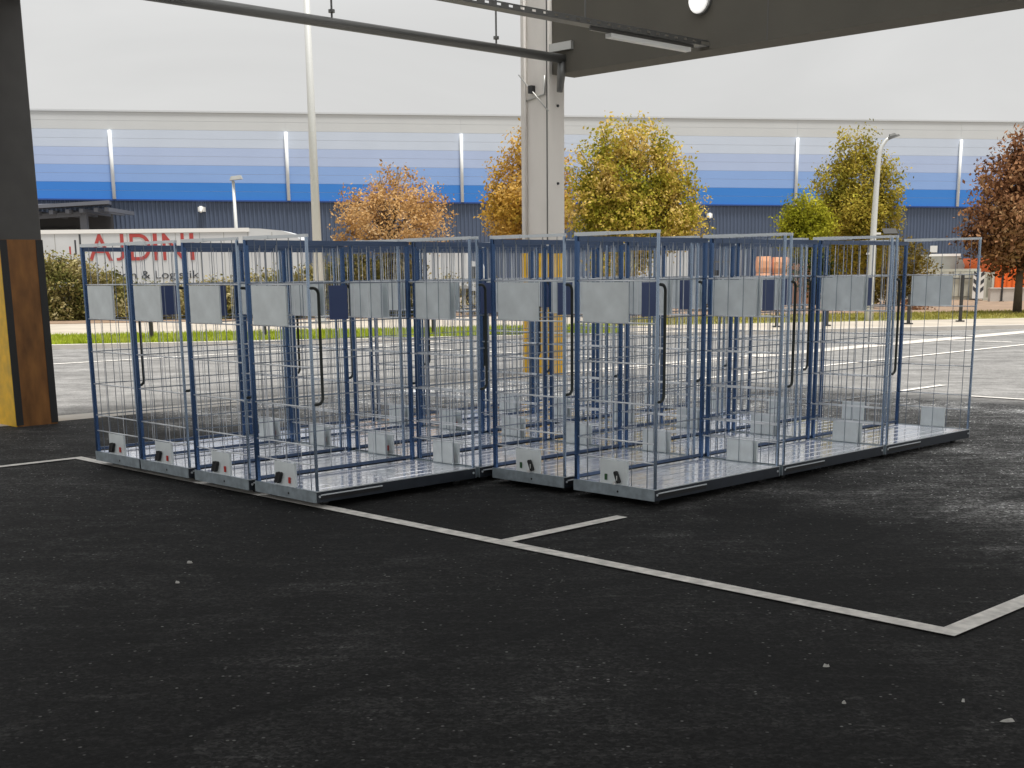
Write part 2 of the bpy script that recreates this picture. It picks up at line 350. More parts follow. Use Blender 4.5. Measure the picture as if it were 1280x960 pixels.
for i, u in enumerate((CU1, CU0)):
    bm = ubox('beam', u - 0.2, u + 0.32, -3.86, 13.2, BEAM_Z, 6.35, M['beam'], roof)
    for w in (0, 6, 12): ubox('stub_post', u - 0.1, u + 0.1, w, w + 0.2, 6.35, 8.5, M['beam'], roof)
    if i == 0:
        bm['label'] = 'end beam of pale brown concrete, meeting the central column'
        for w in (0.2, 4.1, 8.0):
            ubox('panel_joint', u - 0.2025, u - 0.2, w, w + 0.02, BEAM_Z + 0.01, 6.34, M['column_dark'], bm)
ubox('edge_girder', -4.7, 10.9, -3.75, -3.5, 8.5, 8.7, M['roof'], roof)
ubox('edge_girder', -4.7, -4.5, -3.499, -2.901, 8.5, 8.7, M['roof'], roof)

def column(name, u0, u1, w0, w1, zt, shaft, label, cat='column', painted=2.12):
    e = empty(name, uw((u0 + u1) / 2, (w0 + w1) / 2), YAW)
    du, dw = (u1 - u0) / 2, (w1 - w0) / 2
    obj('shaft', MB().cbox(-du, du, -dw, dw, painted, zt, 0.012), shaft, e)
    base = obj('painted_base', MB().cbox(-du - 0.003, du + 0.003, -dw - 0.003, dw + 0.003, 0.0, painted, 0.012), M['yellow'], e)
    base['label'] = 'yellow painted lower part of the column'
    for sx in (-1, 1):
        for sy in (-1, 1):
            mb = MB(); x, y = sx * (du + 0.004), sy * (dw + 0.012)
            if sy < 0 and u0 < 5:      # guards lie on the face under the canopy
                mb.box(min(x, x - sx * 0.085), max(x, x - sx * 0.085), y, y + 0.005, 0.02, painted)
                obj('edge_guard', mb, M['edge_guard'], base)
    tag(e, label, cat, 'canopy columns'); return e
colL = column('canopy_column', 0.83, 1.33, -4.15, -3.60, 8.5, M['column_dark'], 'dark column with yellow base at the left edge of the photo')
obj('shaded_face', MB().box(-.245, .245, -.282, -.2785, 0.0, 2.122), mat('shaded_yellow_paint', (0.27, 0.115, 0.03), 0.6, var=0.4, vscale=7, stretch=(1, 1, .35)), colL)  # yellow base's face under the canopy, its shade put into the brown
colC = column('canopy_column', 10.05, 10.43, -4.50, -3.87, 8.5, M['column'], 'pale concrete column with yellow base behind the trolleys')
du, dw = 0.19, 0.315
obj('downpipe', MB().tube([(-du - 0.03, dw - 0.14, 2.2), (-du - 0.03, dw - 0.14, 6.3)], 0.022, 8), M['column'], colC, True)
obj('groove', MB().box(-du - 0.0035, -du - 0.001, -dw + 0.02, -dw + 0.045, 2.2, 6.3), M['column_dark'], colC)
obj('junction_box', MB().box(-du - 0.08, -du, -0.02, 0.06, 4.50, 4.62), M['black'], colC)
obj('conduit', MB().tube([(-du - 0.02, 0.2, 4.40), (-du - 0.02, -0.25, 4.47), (-du - 0.02, -0.25, 4.75)], 0.016, 6), M['steel'], colC, True)
obj('brace', MB().tube([(-du - 0.05, 0.3, 4.81), (-du - 0.05, -0.36, 4.2)], 0.012, 6), M['steel'], colC, True)
for z in (3.1, 4.3): obj('bolt', MB().tube([(0.02, -dw, z), (0.02, -dw - 0.02, z)], 0.022, 8), M['black'], colC)

# sprinkler main along the column line
pz = 4.97
pw = -3.62
pipe = obj('overhead_pipe', MB().tube([uw(-5.0, pw, pz), uw(CU1 + 0.25, pw, pz)], 0.07, 14), M['steel_dark'], None, True)
tag(pipe, 'dark round pipe hung under the canopy, ending at the central column', 'pipe')
for u in (-3.4, -0.4, 2.6, 5.63, 8.67):
    rod = obj('hanger_rod', MB().tube([uw(u, pw, pz), uw(u, pw, 8.5)], 0.014, 6), M['steel_dark'], pipe)
    obj('hanger_nut', MB().tube([uw(u, pw, pz + 0.13), uw(u, pw, pz + 0.17)], 0.045, 8), M['steel_dark'], rod)
    obj('hanger_ring', MB().tube([uw(u - 0.02, pw, pz), uw(u + 0.02, pw, pz)], 0.068, 12), M['steel_dark'], rod)
obj('pipe_flange', MB().tube([uw(CU1 - 0.02, pw, pz), uw(CU1 + 0.03, pw, pz)], 0.105, 14), M['steel'], pipe, True)
obj('end_cap', MB().tube([uw(CU1 + 0.2, pw, pz), uw(CU1 + 0.27, pw, pz)], 0.09, 14), M['lampwhite'], pipe, True)
obj('support_arm', MB().hexa([uw(CU1 - 0.26, -3.4, pz + .12), uw(CU1 - 0.2, -3.4, pz + .12), uw(CU1 - 0.2, -4.4, pz + .12), uw(CU1 - 0.26, -4.4, pz + .12),
     uw(CU1 - 0.26, -3.4, pz + .24), uw(CU1 - 0.2, -3.4, pz + .24), uw(CU1 - 0.2, -4.4, pz + .24), uw(CU1 - 0.26, -4.4, pz + .24)]), M['steel'], pipe)
obj('valve', MB().tube([uw(CU1 - 0.24, pw, pz - 0.02), uw(CU1 - 0.24, pw, pz - 0.2), uw(CU1 - 0.28, pw, pz - 0.5)], [0.05, 0.07, 0.05], 10), M['steel_dark'], pipe, True)

# cable tray with a strip light, crossing the end beam's face
tw, tz = -0.85, 4.80
tray = obj('cable_tray', MB().hexa([uw(-5.0, tw + .09, tz), uw(CU1 - .21, tw + .09, tz), uw(CU1 - .21, tw - .09, tz), uw(-5.0, tw - .09, tz),
     uw(-5.0, tw + .09, tz + .012), uw(CU1 - .21, tw + .09, tz + .012), uw(CU1 - .21, tw - .09, tz + .012), uw(-5.0, tw - .09, tz + .012)]), M['steel_dark'])
tag(tray, 'perforated dark cable tray running to the end beam', 'cable tray')
for s in (-1, 1):
    mb = MB(); u = -5.0
    w_ = tw + s * 0.09
    while u < CU1 - 0.4:
        mb.hexa([uw(u, w_ + .002, tz + .013), uw(u + .13, w_ + .002, tz + .013), uw(u + .13, w_ - .002, tz + .013), uw(u, w_ - .002, tz + .013),
                 uw(u, w_ + .002, tz + .055), uw(u + .13, w_ + .002, tz + .055), uw(u + .13, w_ - .002, tz + .055), uw(u, w_ - .002, tz + .055)]); u += 0.2
    q = obj('tray_side', mb, M['steel_dark'], tray); q['kind'] = 'stuff'
    obj('tray_lip', MB().hexa([uw(-5.0, w_ + .003, tz + .056), uw(CU1 - .22, w_ + .003, tz + .056), uw(CU1 - .22, w_ - .003, tz + .056), uw(-5.0, w_ - .003, tz + .056),
        uw(-5.0, w_ + .003, tz + .075), uw(CU1 - .22, w_ + .003, tz + .075), uw(CU1 - .22, w_ - .003, tz + .075), uw(-5.0, w_ - .003, tz + .075)]), M['steel_dark'], tray)
for u in (1.0, 4.4, 7.6):
    obj('hanger_rod', MB().tube([uw(u, tw, tz + .05), uw(u, tw, 8.5)], 0.011, 6), M['steel_dark'], tray)
lt = ubox('strip_light', 8.05, 9.75, tw - .05, tw + .05, tz - .10, tz - .045, M['lampwhite'])
tag(lt, 'unlit white strip light hung beneath the cable tray', 'light')
ubox('mounting_rail', 7.7, 9.85, tw - .02, tw + .02, tz - .045, tz - .002, M['steel_dark'], lt)
p0 = uw(CU1 - .2, -0.92, 5.42)
fl = obj('round_lamp', MB().tube([p0, p0 - UD * 0.03, p0 - UD * 0.09, p0 - UD * 0.11], [0.15, 0.16, 0.16, 0.10], 24), M['lampwhite'], None, True)
tag(fl, 'round white lamp on the face of the end beam', 'lamp')
ml = mat('lamp_glow', (0.9, 0.9, 0.88), 0.4); _b = ml.node_tree.nodes['Principled BSDF']; _b.inputs['Emission Color'].default_value = (1, .98, .94, 1); _b.inputs['Emission Strength'].default_value = 0.75
obj('lens', MB().tube([p0 - UD * 0.08, p0 - UD * 0.135], [0.165, 0.13], 24), ml, fl, True)
obj('lamp_collar', MB().tube([p0 + UD * 0.001, p0 - UD * 0.02], [0.175, 0.175], 24), M['steel_dark'], fl)

# ------------------------------------------------------------------ cage trolleys
W, L, H, ZP, TB = 0.80, 1.605, 1.8456, 0.135, 0.0845
GAP = 0.0456
x0, x1, yB, yF = -L / 2, L / 2, W / 2, -W / 2       # near end, far end, mesh side, open side
ZT = ZP + H
def fz(f): return ZT - f * H                        # height at a fraction down from the top
FR = (0.19, 0.353, 0.51, 0.667, 0.82, 0.897)
WF = (0.15, 0.33, 0.515, 0.70, 0.885)
me = {}
def keep(k, mb, m, smooth=False): me[k] = mb.mesh(k, m, smooth)
deck = MB().box(x0 + .004, x1 - .004, yF + .004, yB - .004, ZP - .03, ZP - .004)
for i in range(5):                                   # pressed ribs
    y = yF + .12 + i * .14
    deck.hexa([(x0 + .1, y - .02, ZP - .0042), (x1 - .1, y - .02, ZP - .0042), (x1 - .1, y + .02, ZP - .0042), (x0 + .1, y + .02, ZP - .0042),
               (x0 + .11, y - .012, ZP - .001), (x1 - .11, y - .012, ZP - .001), (x1 - .11, y + .012, ZP - .001), (x0 + .11, y + .012, ZP - .001)])
keep('platform', deck, M['deck'])
keep('end_skirt', MB().box(-.003, .003, yF, yB, ZP - TB, ZP).box(.003, .022, yF + .003, yB - .003, ZP - .0035, ZP - .0005), M['galv'])
keep('side_skirt', MB().box(x0 + .004, x1 - .004, -.003, .003, ZP - TB, ZP - .006), M['skirt_shaded'])
keep('deck_lip', MB().box(x0 + .004, x1 - .004, -.004, .004, ZP - .0055, ZP + .0015), M['lightrail'])
keep('lift_slot', MB().box(x0 + .04, x0 + .62, -.002, .002, ZP - TB + .022, ZP - TB + .048), M['black'])
keep('slot_rod', MB().tube([(x0 + .04, 0, ZP - .03), (x0 + .62, 0, ZP - .03)], .005, 6), M['lightrail'])
keep('hole', MB().tube([(0, 0, 0), (-.002, 0, 0)], .009, 8), M['black'])
keep('bolt', MB().tube([(0, 0, 0), (0, -.006, 0)], .009, 8), M['lightrail'])
keep('back_post', MB().cbox(-.017, .017, -.015, .015, ZP - .004, ZT - .024, .004), M['post'])
keep('front_post', MB().cbox(-.010, .010, -.010, .010, ZP - .004, ZT - .012, .003), M['front_post'])
keep('top_rail', MB().box(-.011, .011, yF + .0, yB + .0, ZT - .0235, ZT - .002).box(-.014, .014, yB - .33, yB + .001, ZT - .0265, ZT + .001), M['lightrail'])
keep('long_rail', MB().box(x0 + .016, x1 - .016, -.019, .019, ZT - .062, ZT - .025), M['rail'])
keep('low_rail', MB().box(x0 + .02, x1 - .02, -.009, .009, ZP + .012, ZP + .034), M['rail'])
keep('crossbar', MB().tube([(0, yF + .008, 0), (0, yB - .014, 0)], .0055, 6), M['wire'], True)
keep('long_crossbar', MB().tube([(x0 + .016, 0, 0), (x1 - .016, 0, 0)], .0042, 6), M['wire_dull'], True)
keep('wire', MB().tube([(0, 0, ZP), (0, 0, ZT - .012)], .0030, 5), M['wire_dull'], True)
keep('wire_long', MB().tube([(0, 0, ZP + .03), (0, 0, ZT - .05)], .0028, 5), M['wire'], True)
pz1, pz0 = fz(.195), fz(.351)
keep('sign_plate', MB().box(0, .003, yB - .66 * W, yB - .11 * W, pz0, pz1).box(.0032, .014, yB - .66 * W, yB - .66 * W + .003, pz0, pz1), M['plate'])
lz1, lz0 = fz(.90), ZP + .003
keep('brake_plate', MB().box(0, .003, yB - .67 * W, yB - .34 * W, lz0, lz1).box(.0032, .02, yB - .67 * W, yB - .67 * W + .003, lz0, lz1), M['plate'])
keep('side_plate', MB().box(-.09, .09, 0, .004, pz0 + .01, pz1 - .01), M['navy_shaded'])
def pedal(s):
    P = []; hl2, r2 = .034, .013
    for k in range(6): a_ = k / 5 * math.pi; P.append((r2 * math.cos(a_), hl2 + r2 * math.sin(a_)))
    for k in range(6): a_ = math.pi + k / 5 * math.pi; P.append((r2 * math.cos(a_), -hl2 + r2 * math.sin(a_)))
    mb = MB(); t = s * R(24); n = len(P); f = []; b = []
    for dy in ((-.016, .016) if s > 0 else (0.0,)):
        f = [(-.030, dy + a * math.cos(t) - c * math.sin(t), .062 + a * math.sin(t) + c * math.cos(t)) for a, c in P]
        b = [(-.004, y, z) for _, y, z in f]
        mb.add(f + b, [tuple(reversed(range(n))), tuple(range(n, 2 * n))] + [(i, (i + 1) % n, n + (i + 1) % n, n + i) for i in range(n)])
    return mb
keep('pedal_left', pedal(1), M['black'])
keep('pedal_right', pedal(-1), M['black'])
keep('pedal_tip', MB().cbox(-.032, -.008, .006, .034, .006, .028, .004).box(-.034, -.0305, -.012, -.006, .04, .075), M['lampwhite'])
keep('marker', MB().box(-.012, -.002, -.009, .009, .03, .075), M['red'])
keep('marker_green', MB().box(-.012, -.002, -.009, .009, .03, .075), M['green'])
hz1, hz0, hd, rr = fz(.205), fz(.655), .085, .045
hp = [(0, 0, hz1)]
for k in range(6): a_ = k / 5 * math.pi / 2; hp.append((hd - rr + rr * math.sin(a_), 0, hz1 - rr + rr * math.cos(a_)))
for k in range(6): a_ = k / 5 * math.pi / 2; hp.append((hd - rr + rr * math.cos(a_), 0, hz0 + rr - rr * math.sin(a_)))
hp.append((0, 0, hz0))
keep('handle', MB().tube(hp, .0115, 8), M['rubber'], True)
keep('wheel', MB().tube([(0, -.016, .04), (0, -.012, .04), (0, .012, .04), (0, .016, .04)], [.032, .04, .04, .032], 16), M['tyre'], True)
keep('castor', MB().box(-.035, .035, -.03, .03, ZP - .04, ZP - .031).box(-.022, .022, -.026, -.021, .03, ZP - .041).box(-.022, .022, .021, .026, .03, ZP - .041), M['steel_dark'])

def trolley(u, w, label, red=True, jit=0.0):
    c = uw(u + L / 2, w + W / 2)
    e = empty('cage_trolley', c, YAW + jit)
    tag(e, label, 'cage trolley', 'wire cage trolleys parked in files under the canopy')
    def part(key, loc, name=None, par=None):
        return link(name or key, me[key], par or e, loc)
    pf = part('platform', (0, 0, 0))
    for x, s in ((x0, 1), (x1, -1)):
        q = part('end_skirt', (x, 0, 0), par=pf)
        if s < 0: q.rotation_euler = (0, 0, math.pi)
    part('side_skirt', (0, yF + .0035, 0), par=pf); part('side_skirt', (0, yB - .0035, 0), par=pf)
    part('deck_lip', (0, yF + .0035, 0), par=pf)
    part('lift_slot', (0, yF - .001, 0), par=pf); part('slot_rod', (0, yF - .004, 0), par=pf)
    part('hole', (x0 - .003, -.05, ZP - .048), par=pf)
    for x in (x0 + .03, x1 - .03): part('bolt', (x, yF, ZP - .04), par=pf)
    for x in (x0 + .14, x1 - .14):
        for y in (yF + .1, yB - .1):
            k = part('castor', (x, y, 0)); part('wheel', (0, 0, 0), par=k)
    for x, s in ((x0 + .02, 1), (x1 - .02, -1)):
        part('back_post', (x, yB - .016, 0)); part('front_post', (x, yF + .0105, 0))
        part('top_rail', (x, 0, 0))
        for f in FR: part('crossbar', (x, 0, fz(f)))
        for f in WF: part('wire', (x + .007 * s, yB - f * W, 0))
        q = part('sign_plate', (x - .0185 * s, 0, 0))
        p = part('brake_plate', (x - .0185 * s, 0, 0))
        if s < 0:
            q.scale = (-1, 1, 1); p.scale = (-1, 1, 1)
        else:
            cy = yB - .505 * W
            part('pedal_left' if red else 'pedal_right', (0, cy + (.06 if red else -.05), ZP), 'pedal', p)
            if not red: part('pedal_tip', (0, cy - .05, ZP), 'pedal_tip', p)
            if red: part('marker', (0, cy - .07, ZP), 'marker', p)
            else: part('marker_green', (0, cy + .07, ZP), 'marker', p)
    part('long_rail', (0, yB - .02, 0)); part('low_rail', (0, yB - .016, 0))
    for f in FR[:5]: part('long_crossbar', (0, yB - .016, fz(f)))
    for i in range(1, 11): part('wire_long', (x0 + L * i / 11, yB - .010, 0), 'wire')
    part('side_plate', (.05, yB - .028, 0))
    part('handle', (x0 + .02, yF + .0105, 0))
    return e
WC = [0.0, 0.815, 1.731, 2.597, 3.474 + .01, 4.380 + .01]
FILE = ['leftmost file', 'second file from the left', 'third file from the left', 'fourth file from the left', 'fifth file from the left', 'rightmost file']
PLACE = {0: 'front', 1: 'second', 2: 'third', 3: 'rear'}
for ci, w in enumerate(WC):
    first = 0 if ci < 4 else 1
    for r in range(first, 4):
        k = r - first
        n = 4 - first
        if k == 0:
            lab = 'blue-grey cage trolley with %s brake marker, front of the %s' % ('red' if ci < 4 else 'green', FILE[ci])
        elif k == n - 1: lab = 'blue-grey wire cage trolley, last at the back of the %s' % FILE[ci]
        else: lab = 'blue-grey wire cage trolley, %s from the front in the %s' % (('second', 'third')[k - 1], FILE[ci])
        u = r * (L + GAP) + (0.06 if ci >= 4 else 0)
        trolley(u + random.uniform(-.012, .012), w + random.uniform(-.006, .006), lab, ci < 4, random.uniform(-.006, .006))

# ------------------------------------------------------------------ warehouse across the road
YA, YB_, PA, PB = 92.0, 113.0, 45.0, 1270.0
def wallpt(px, kind):                                # a point on the wall plane: foot, mid (blue/slate joint) or top
    t = (px - PA) / (PB - PA)
    # straight wall in plan between the two surveyed ends
    a_ = at(PA, 340, YA); b_ = at(PB, 340, YB_)
    d_ = ray(px, 340); # intersect the vertical plane through a_, b_
    dx, dy = b_.x - a_.x, b_.y - a_.y
    s = (a_.x * dy - a_.y * dx) / (d_.x * dy - d_.y * dx)
    x, y = d_.x * s, d_.y * s
    q = ((x - a_.x) * dx + (y - a_.y) * dy) / (dx * dx + dy * dy)
    zt = at(PA, 138, YA).z * (1 - q) + at(PB, 153.5, YB_).z * q
    zm = at(PA, 248, YA).z * (1 - q) + at(PB, 259, YB_).z * q
    return x, y, {'foot': 0.0, 'mid': zm, 'top': zt}[kind]
bld = empty('warehouse', (0, 0, 0))
tag(bld, 'long warehouse with blue to white striped facade above slate cladding', 'warehouse')
pipes = [-280, -65, 150, 365, 579, 785, 990, 1190, 1390, 1590]
_a = Vector(wallpt(PA, 'foot')); _b = Vector(wallpt(PB, 'foot')); wn = (_b - _a).normalized(); wout = Vector((wn.y, -wn.x, 0))
NR = 10
for i in range(len(pipes) - 1):
    pa, pb = pipes[i], pipes[i + 1]
    A0, A1, B0, B1 = [Vector(wallpt(*k)) for k in ((pa, 'mid'), (pa, 'top'), (pb, 'mid'), (pb, 'top'))]
    g = wn * 0.01
    for r in range(NR):
        f0, f1 = r / NR, (r + 1) / NR
        ze = 0.008
        a0 = A0.lerp(A1, f0) + g; a1 = A0.lerp(A1, f1) + g; b0 = B0.lerp(B1, f0) - g; b1 = B0.lerp(B1, f1) - g
        up = Vector((0, 0, ze))
        mb = MB().hexa([a0 + up + wout * .06, b0 + up + wout * .06, b0 + up - wout * .1, a0 + up - wout * .1,
                        a1 - up + wout * .06, b1 - up + wout * .06, b1 - up - wout * .1, a1 - up - wout * .1])
        obj('facade_panel', mb, M['stripe%d' % (4 - r // 2)], bld)
    if 0 < i:
        q0 = A0.lerp(A1, 0.0) + wout * .16; q1 = A0.lerp(A1, 0.79) + wout * .16
        obj('downpipe', MB().tube([q0, q1], 0.13, 8), M['downpipe'], bld, True)
# wall core, coping and corrugated slate base
pa, pb = pipes[0], pipes[-1]
A0, A1, Af = [Vector(wallpt(pa, k)) for k in ('mid', 'top', 'foot')]; B0, B1, Bf = [Vector(wallpt(pb, k)) for k in ('mid', 'top', 'foot')]
obj('wall_core', MB().hexa([Af - wout * .13, Bf - wout * .13, Bf - wout * 40, Af - wout * 40, A1 - wout * .13 - Vector((0, 0, .1)), B1 - wout * .13 - Vector((0, 0, .1)), B1 - wout * 40 - Vector((0, 0, .1)), A1 - wout * 40 - Vector((0, 0, .1))]), M['coping'], bld)
obj('facade_backing', MB().hexa([A0 + wout * .045, B0 + wout * .045, B0 - wout * .12, A0 - wout * .12, A1 + wout * .045, B1 + wout * .045, B1 - wout * .12, A1 - wout * .12]), M['coping'], bld)
obj('coping', MB().hexa([A1 + wout * .12, B1 + wout * .12, B1 - wout * .5, A1 - wout * .5] + [p + Vector((0, 0, .12)) for p in (A1 + wout * .12, B1 + wout * .12, B1 - wout * .5, A1 - wout * .5)]), M['coping'], bld)
obj('ledge', MB().hexa([p - Vector((0, 0, .1)) for p in (A0 + wout * .2, B0 + wout * .2, B0 - wout * .1, A0 - wout * .1)] + [A0 + wout * .2, B0 + wout * .2, B0 - wout * .1, A0 - wout * .1]),
    mat('ledge_blue', lin((40, 70, 130)), 0.5), bld)
mb = MB(); nrib = 400; vs_ = []; ln = (Bf - Af).length
for i in range(nrib * 4 + 1):
    s = i / (nrib * 4); off = (0.0, 0.0, 0.07, 0.07)[i % 4] if True else 0
    p = Af.lerp(Bf, s) + wout * off; t = A0.lerp(B0, s) + wout * off
    vs_ += [p, t - Vector((0, 0, .1))]
mb.add(vs_, [(2 * i, 2 * i + 2, 2 * i + 3, 2 * i + 1) for i in range(nrib * 4)])
obj('corrugated_cladding', mb, M['clad'], bld)
for px, py in ((257, 262), (883, 270), (497, 262)):
    x, y, _ = wallpt(px, 'foot'); z = at(px, py, y).z
    p = Vector((x, y, z)) + wout * .3
    obj('wall_lamp', MB().box(p.x - .22, p.x + .22, p.y - .3, p.y + .2, p.z - .16, p.z + .16).tube([p + Vector((0, -.2, .1)), p + Vector((0, -.45, -.2))], [.2, .08], 8), M['lampwhite'], bld)
# loading dock canopy at the left end
dk = empty('loading_dock', (0, 0, 0)); tag(dk, 'low loading dock with a thin sloping roof at the far left', 'loading dock')
def wp(px, off, z): x, y, _ = wallpt(px, 'foot'); return Vector((x, y, 0)) + wout * off + Vector((0, 0, z))
zl, zr = at(50, 263, 86).z, at(146, 256, 88).z
r0, r1 = wp(-120, 7, zl - .5), wp(146, 7, zr)
obj('dock_roof', MB().hexa([r0, r1, wp(146, .3, zr + .25), wp(-120, .3, zl + .2)] + [p + Vector((0, 0, .22)) for p in (r0, r1, wp(146, .3, zr + .25), wp(-120, .3, zl + .2))]), M['dock_grey'], dk)
for px in (60, 78, 97, 113, 130, 142):
    p = wp(px, 6.8, zr - .35 - (146 - px) * .003)
    obj('rafter', MB().box(p.x - .12, p.x + .12, p.y, p.y + 6, p.z - .1, p.z + .15), M['dock_grey'], dk)
obj('dock_beam', MB().hexa([wp(-120, 6.0, zl - 1.1), wp(112, 6.0, zr - .75), wp(112, 5.7, zr - .75), wp(-120, 5.7, zl - 1.1), wp(-120, 6.0, zl - .7), wp(112, 6.0, zr - .45), wp(112, 5.7, zr - .45), wp(-120, 5.7, zl - .7)]), M['dock_grey'], dk)
p = wp(115, 5.8, 0); obj('dock_post', MB().box(p.x - .22, p.x + .22, p.y - .2, p.y + .2, 0, zr - .5), M['dock_grey'], dk)
obj('dock_recess', MB().hexa([wp(-120, .5, 0), wp(147, .5, 0), wp(147, .2, 0), wp(-120, .2, 0), wp(-120, .5, zl - .3), wp(147, .5, zr - .3), wp(147, .2, zr - .3), wp(-120, .2, zl - .3)]), M['clad_dark'], dk)
for px in (40, 62, 85): 
    q0 = wp(px, .56, .3); obj('dock_door', MB().box(q0.x - .9, q0.x + .9, q0.y - .05, q0.y, 1.2, zl - .9), M['clad_dark'], dk)

# ------------------------------------------------------------------ trailer with lettering
TY = 63.0
tl, tr = at(18, 340, TY).x, at(377, 340, TY).x
ttop = at(200, 286.5, TY).z
tr_e = empty('semi_trailer', ((tl + tr) / 2, TY + 1.25, 0)); tag(tr_e, 'white semi trailer with red lettering behind the hedge', 'trailer')
cx = (tl + tr) / 2; hl = (tr - tl) / 2
mb = MB(); prof = [(-hl, 1.15), (hl, 1.15), (hl, ttop - .55), (hl - .25, ttop - .30), (hl - .9, ttop - .12), (hl - 1.9, ttop - .02), (hl - 2.6, ttop - .001), (-hl, ttop - .001)]
n_ = len(prof)
mb.add([(x, -1.25, z) for x, z in prof] + [(x, 1.25, z) for x, z in prof], [tuple(range(n_)), tuple(reversed(range(n_, 2 * n_)))] + [(i, n_ + i, n_ + (i + 1) % n_, (i + 1) % n_) for i in range(n_)])
body = obj('body', mb, M['trailer'], tr_e)
obj('roof_rail', MB().box(-hl, hl - 2.4, -1.28, -1.251, ttop - .16, ttop + .02), M['trailer_rail'], tr_e)
for k in range(11): obj('curtain_seam', MB().box(-hl + .9 + k * 1.15, -hl + .93 + k * 1.15, -1.257, -1.251, 1.3, ttop - .18), M['greyskip'], body)
obj('bottom_rail', MB().box(-hl, hl, -1.27, -1.251, 1.15, 1.28), M['greyskip'], tr_e)
obj('chassis', MB().box(-hl + .3, hl - .5, -.5, .5, .85, 1.149), M['steel_dark'], tr_e)
for x in (-hl + 2.2, -hl + 3.5, -hl + 4.8, hl - 1.4):
    for s in (-1, 1):
        wv = obj('wheel', MB().tube([(x, s * 1.2, .5), (x, s * .85, .5)], [.5, .5], 20), M['tyre'], tr_e)
        obj('rim', MB().tube([(x, s * 1.21, .5), (x, s * 1.19, .5)], [.28, .28], 14), M['greyskip'], wv)
for s in (-1, 1): obj('axle', MB().tube([(-hl + 3.5 + s * 1.3, -1, .5), (-hl + 3.5 + s * 1.3, 1, .5)], .07, 8), M['steel_dark'], tr_e)
def glyph(ch, xa, xb, za, zb, m, name, par, keepw=False):
    cu = bpy.data.curves.new('glyph', 'FONT'); cu.body = ch; cu.extrude = 0.004
    o = bpy.data.objects.new('glyph', cu); COL.objects.link(o)
    bpy.context.view_layer.update()
    dg = bpy.context.evaluated_depsgraph_get(); mm = bpy.data.meshes.new_from_object(o.evaluated_get(dg))
    bpy.data.objects.remove(o)
    xs = [v.co.x for v in mm.vertices]; ys = [v.co.y for v in mm.vertices]
    w_, h_ = max(xs) - min(xs), max(ys) - min(ys)
    for v in mm.vertices:
        X = xa + (v.co.x - min(xs)) / w_ * (xb - xa); Z = za + (v.co.y - min(ys)) / h_ * (zb - za)
        v.co = Vector((X, -1.262 + v.co.z, Z))
    mm.materials.clear(); mm.materials.append(m)
    return link(name, mm, par)
def tx(px): return at(px, 340, TY).x - cx
zt_, zb_ = at(180, 292, TY).z, at(180, 325.5, TY).z
for ch, a_, b_ in (('A', 112.5, 142.5), ('J', 147, 157.5), ('D', 165, 190.5), ('I', 194, 199), ('N', 205.5, 232.5), ('I', 239.5, 244.5)):
    glyph(ch, tx(a_), tx(b_), zb_, zt_, M['letter_red'], 'letter', tr_e)
glyph('Spedition & Logistik', tx(104), tx(249), at(180, 351.5, TY).z, at(180, 338.5, TY).z, M['letter_dark'], 'small_lettering', tr_e)
for px, y0_, y1_, m in ((90, 308, 318, 'letter_red'), (97, 300, 318, 'letter_dark'), (103.3, 293, 318, 'letter_dark')):
    obj('logo_bar', MB().box(tx(px - 1), tx(px + 1), -1.262, -1.2515, at(97, y1_, TY).z, at(97, y0_, TY).z), M[m], tr_e)

# ------------------------------------------------------------------ trees, shrubs, grass
def leaf_cloud(lobes, count, size, rnd, flat=0.0):
    mb_v = []; mb_f = []
    tot = sum(l[3] * l[4] * l[5] for l in lobes)
    for (cx_, cy_, cz_, rx, ry, rz) in lobes:
        k = max(8, int(count * rx * ry * rz / tot))
        nt_ = max(4, k // 14)                       # twigs: leaves sit in small clumps
        for _ in range(nt_):
            while True:
                p = Vector((rnd.uniform(-1, 1), rnd.uniform(-1, 1), rnd.uniform(-1, 1)))
                if 0.15 < p.length < 1: break
            p = p.normalized() * (p.length ** 0.45) * rnd.choice((1, 1, 1, rnd.uniform(.9, 1.18)))
            c_ = Vector((cx_ + p.x * rx, cy_ + p.y * ry, cz_ + p.z * rz))
            outd = Vector((p.x, p.y, p.z + .35)).normalized()
            ln_ = size * rnd.uniform(1.2, 3.2)
            for j in range(14):
                q = c_ + outd * (ln_ * rnd.uniform(-1, 1)) + Vector((rnd.gauss(0, 1), rnd.gauss(0, 1), rnd.gauss(0, .8))) * size * .85
                s_ = size * rnd.uniform(.35, 1.15)
                nrm = (Vector((rnd.gauss(0, 1), rnd.gauss(0, 1), rnd.gauss(0, 1))) + outd * .8).normalized()
                a_ = nrm.orthogonal().normalized(); b_ = nrm.cross(a_)
                an = rnd.uniform(0, 6.283); A = a_ * math.cos(an) + b_ * math.sin(an); B = nrm.cross(A)
                k0 = len(mb_v)
                mb_v.extend([tuple(q - A * s_ * .6), tuple(q + B * s_ * .32), tuple(q + A * s_ * .6), tuple(q - B * s_ * .32)])
                mb_f.append((k0, k0 + 1, k0 + 2, k0 + 3))
    mb = MB(); mb.v = mb_v; mb.f = mb_f; return mb
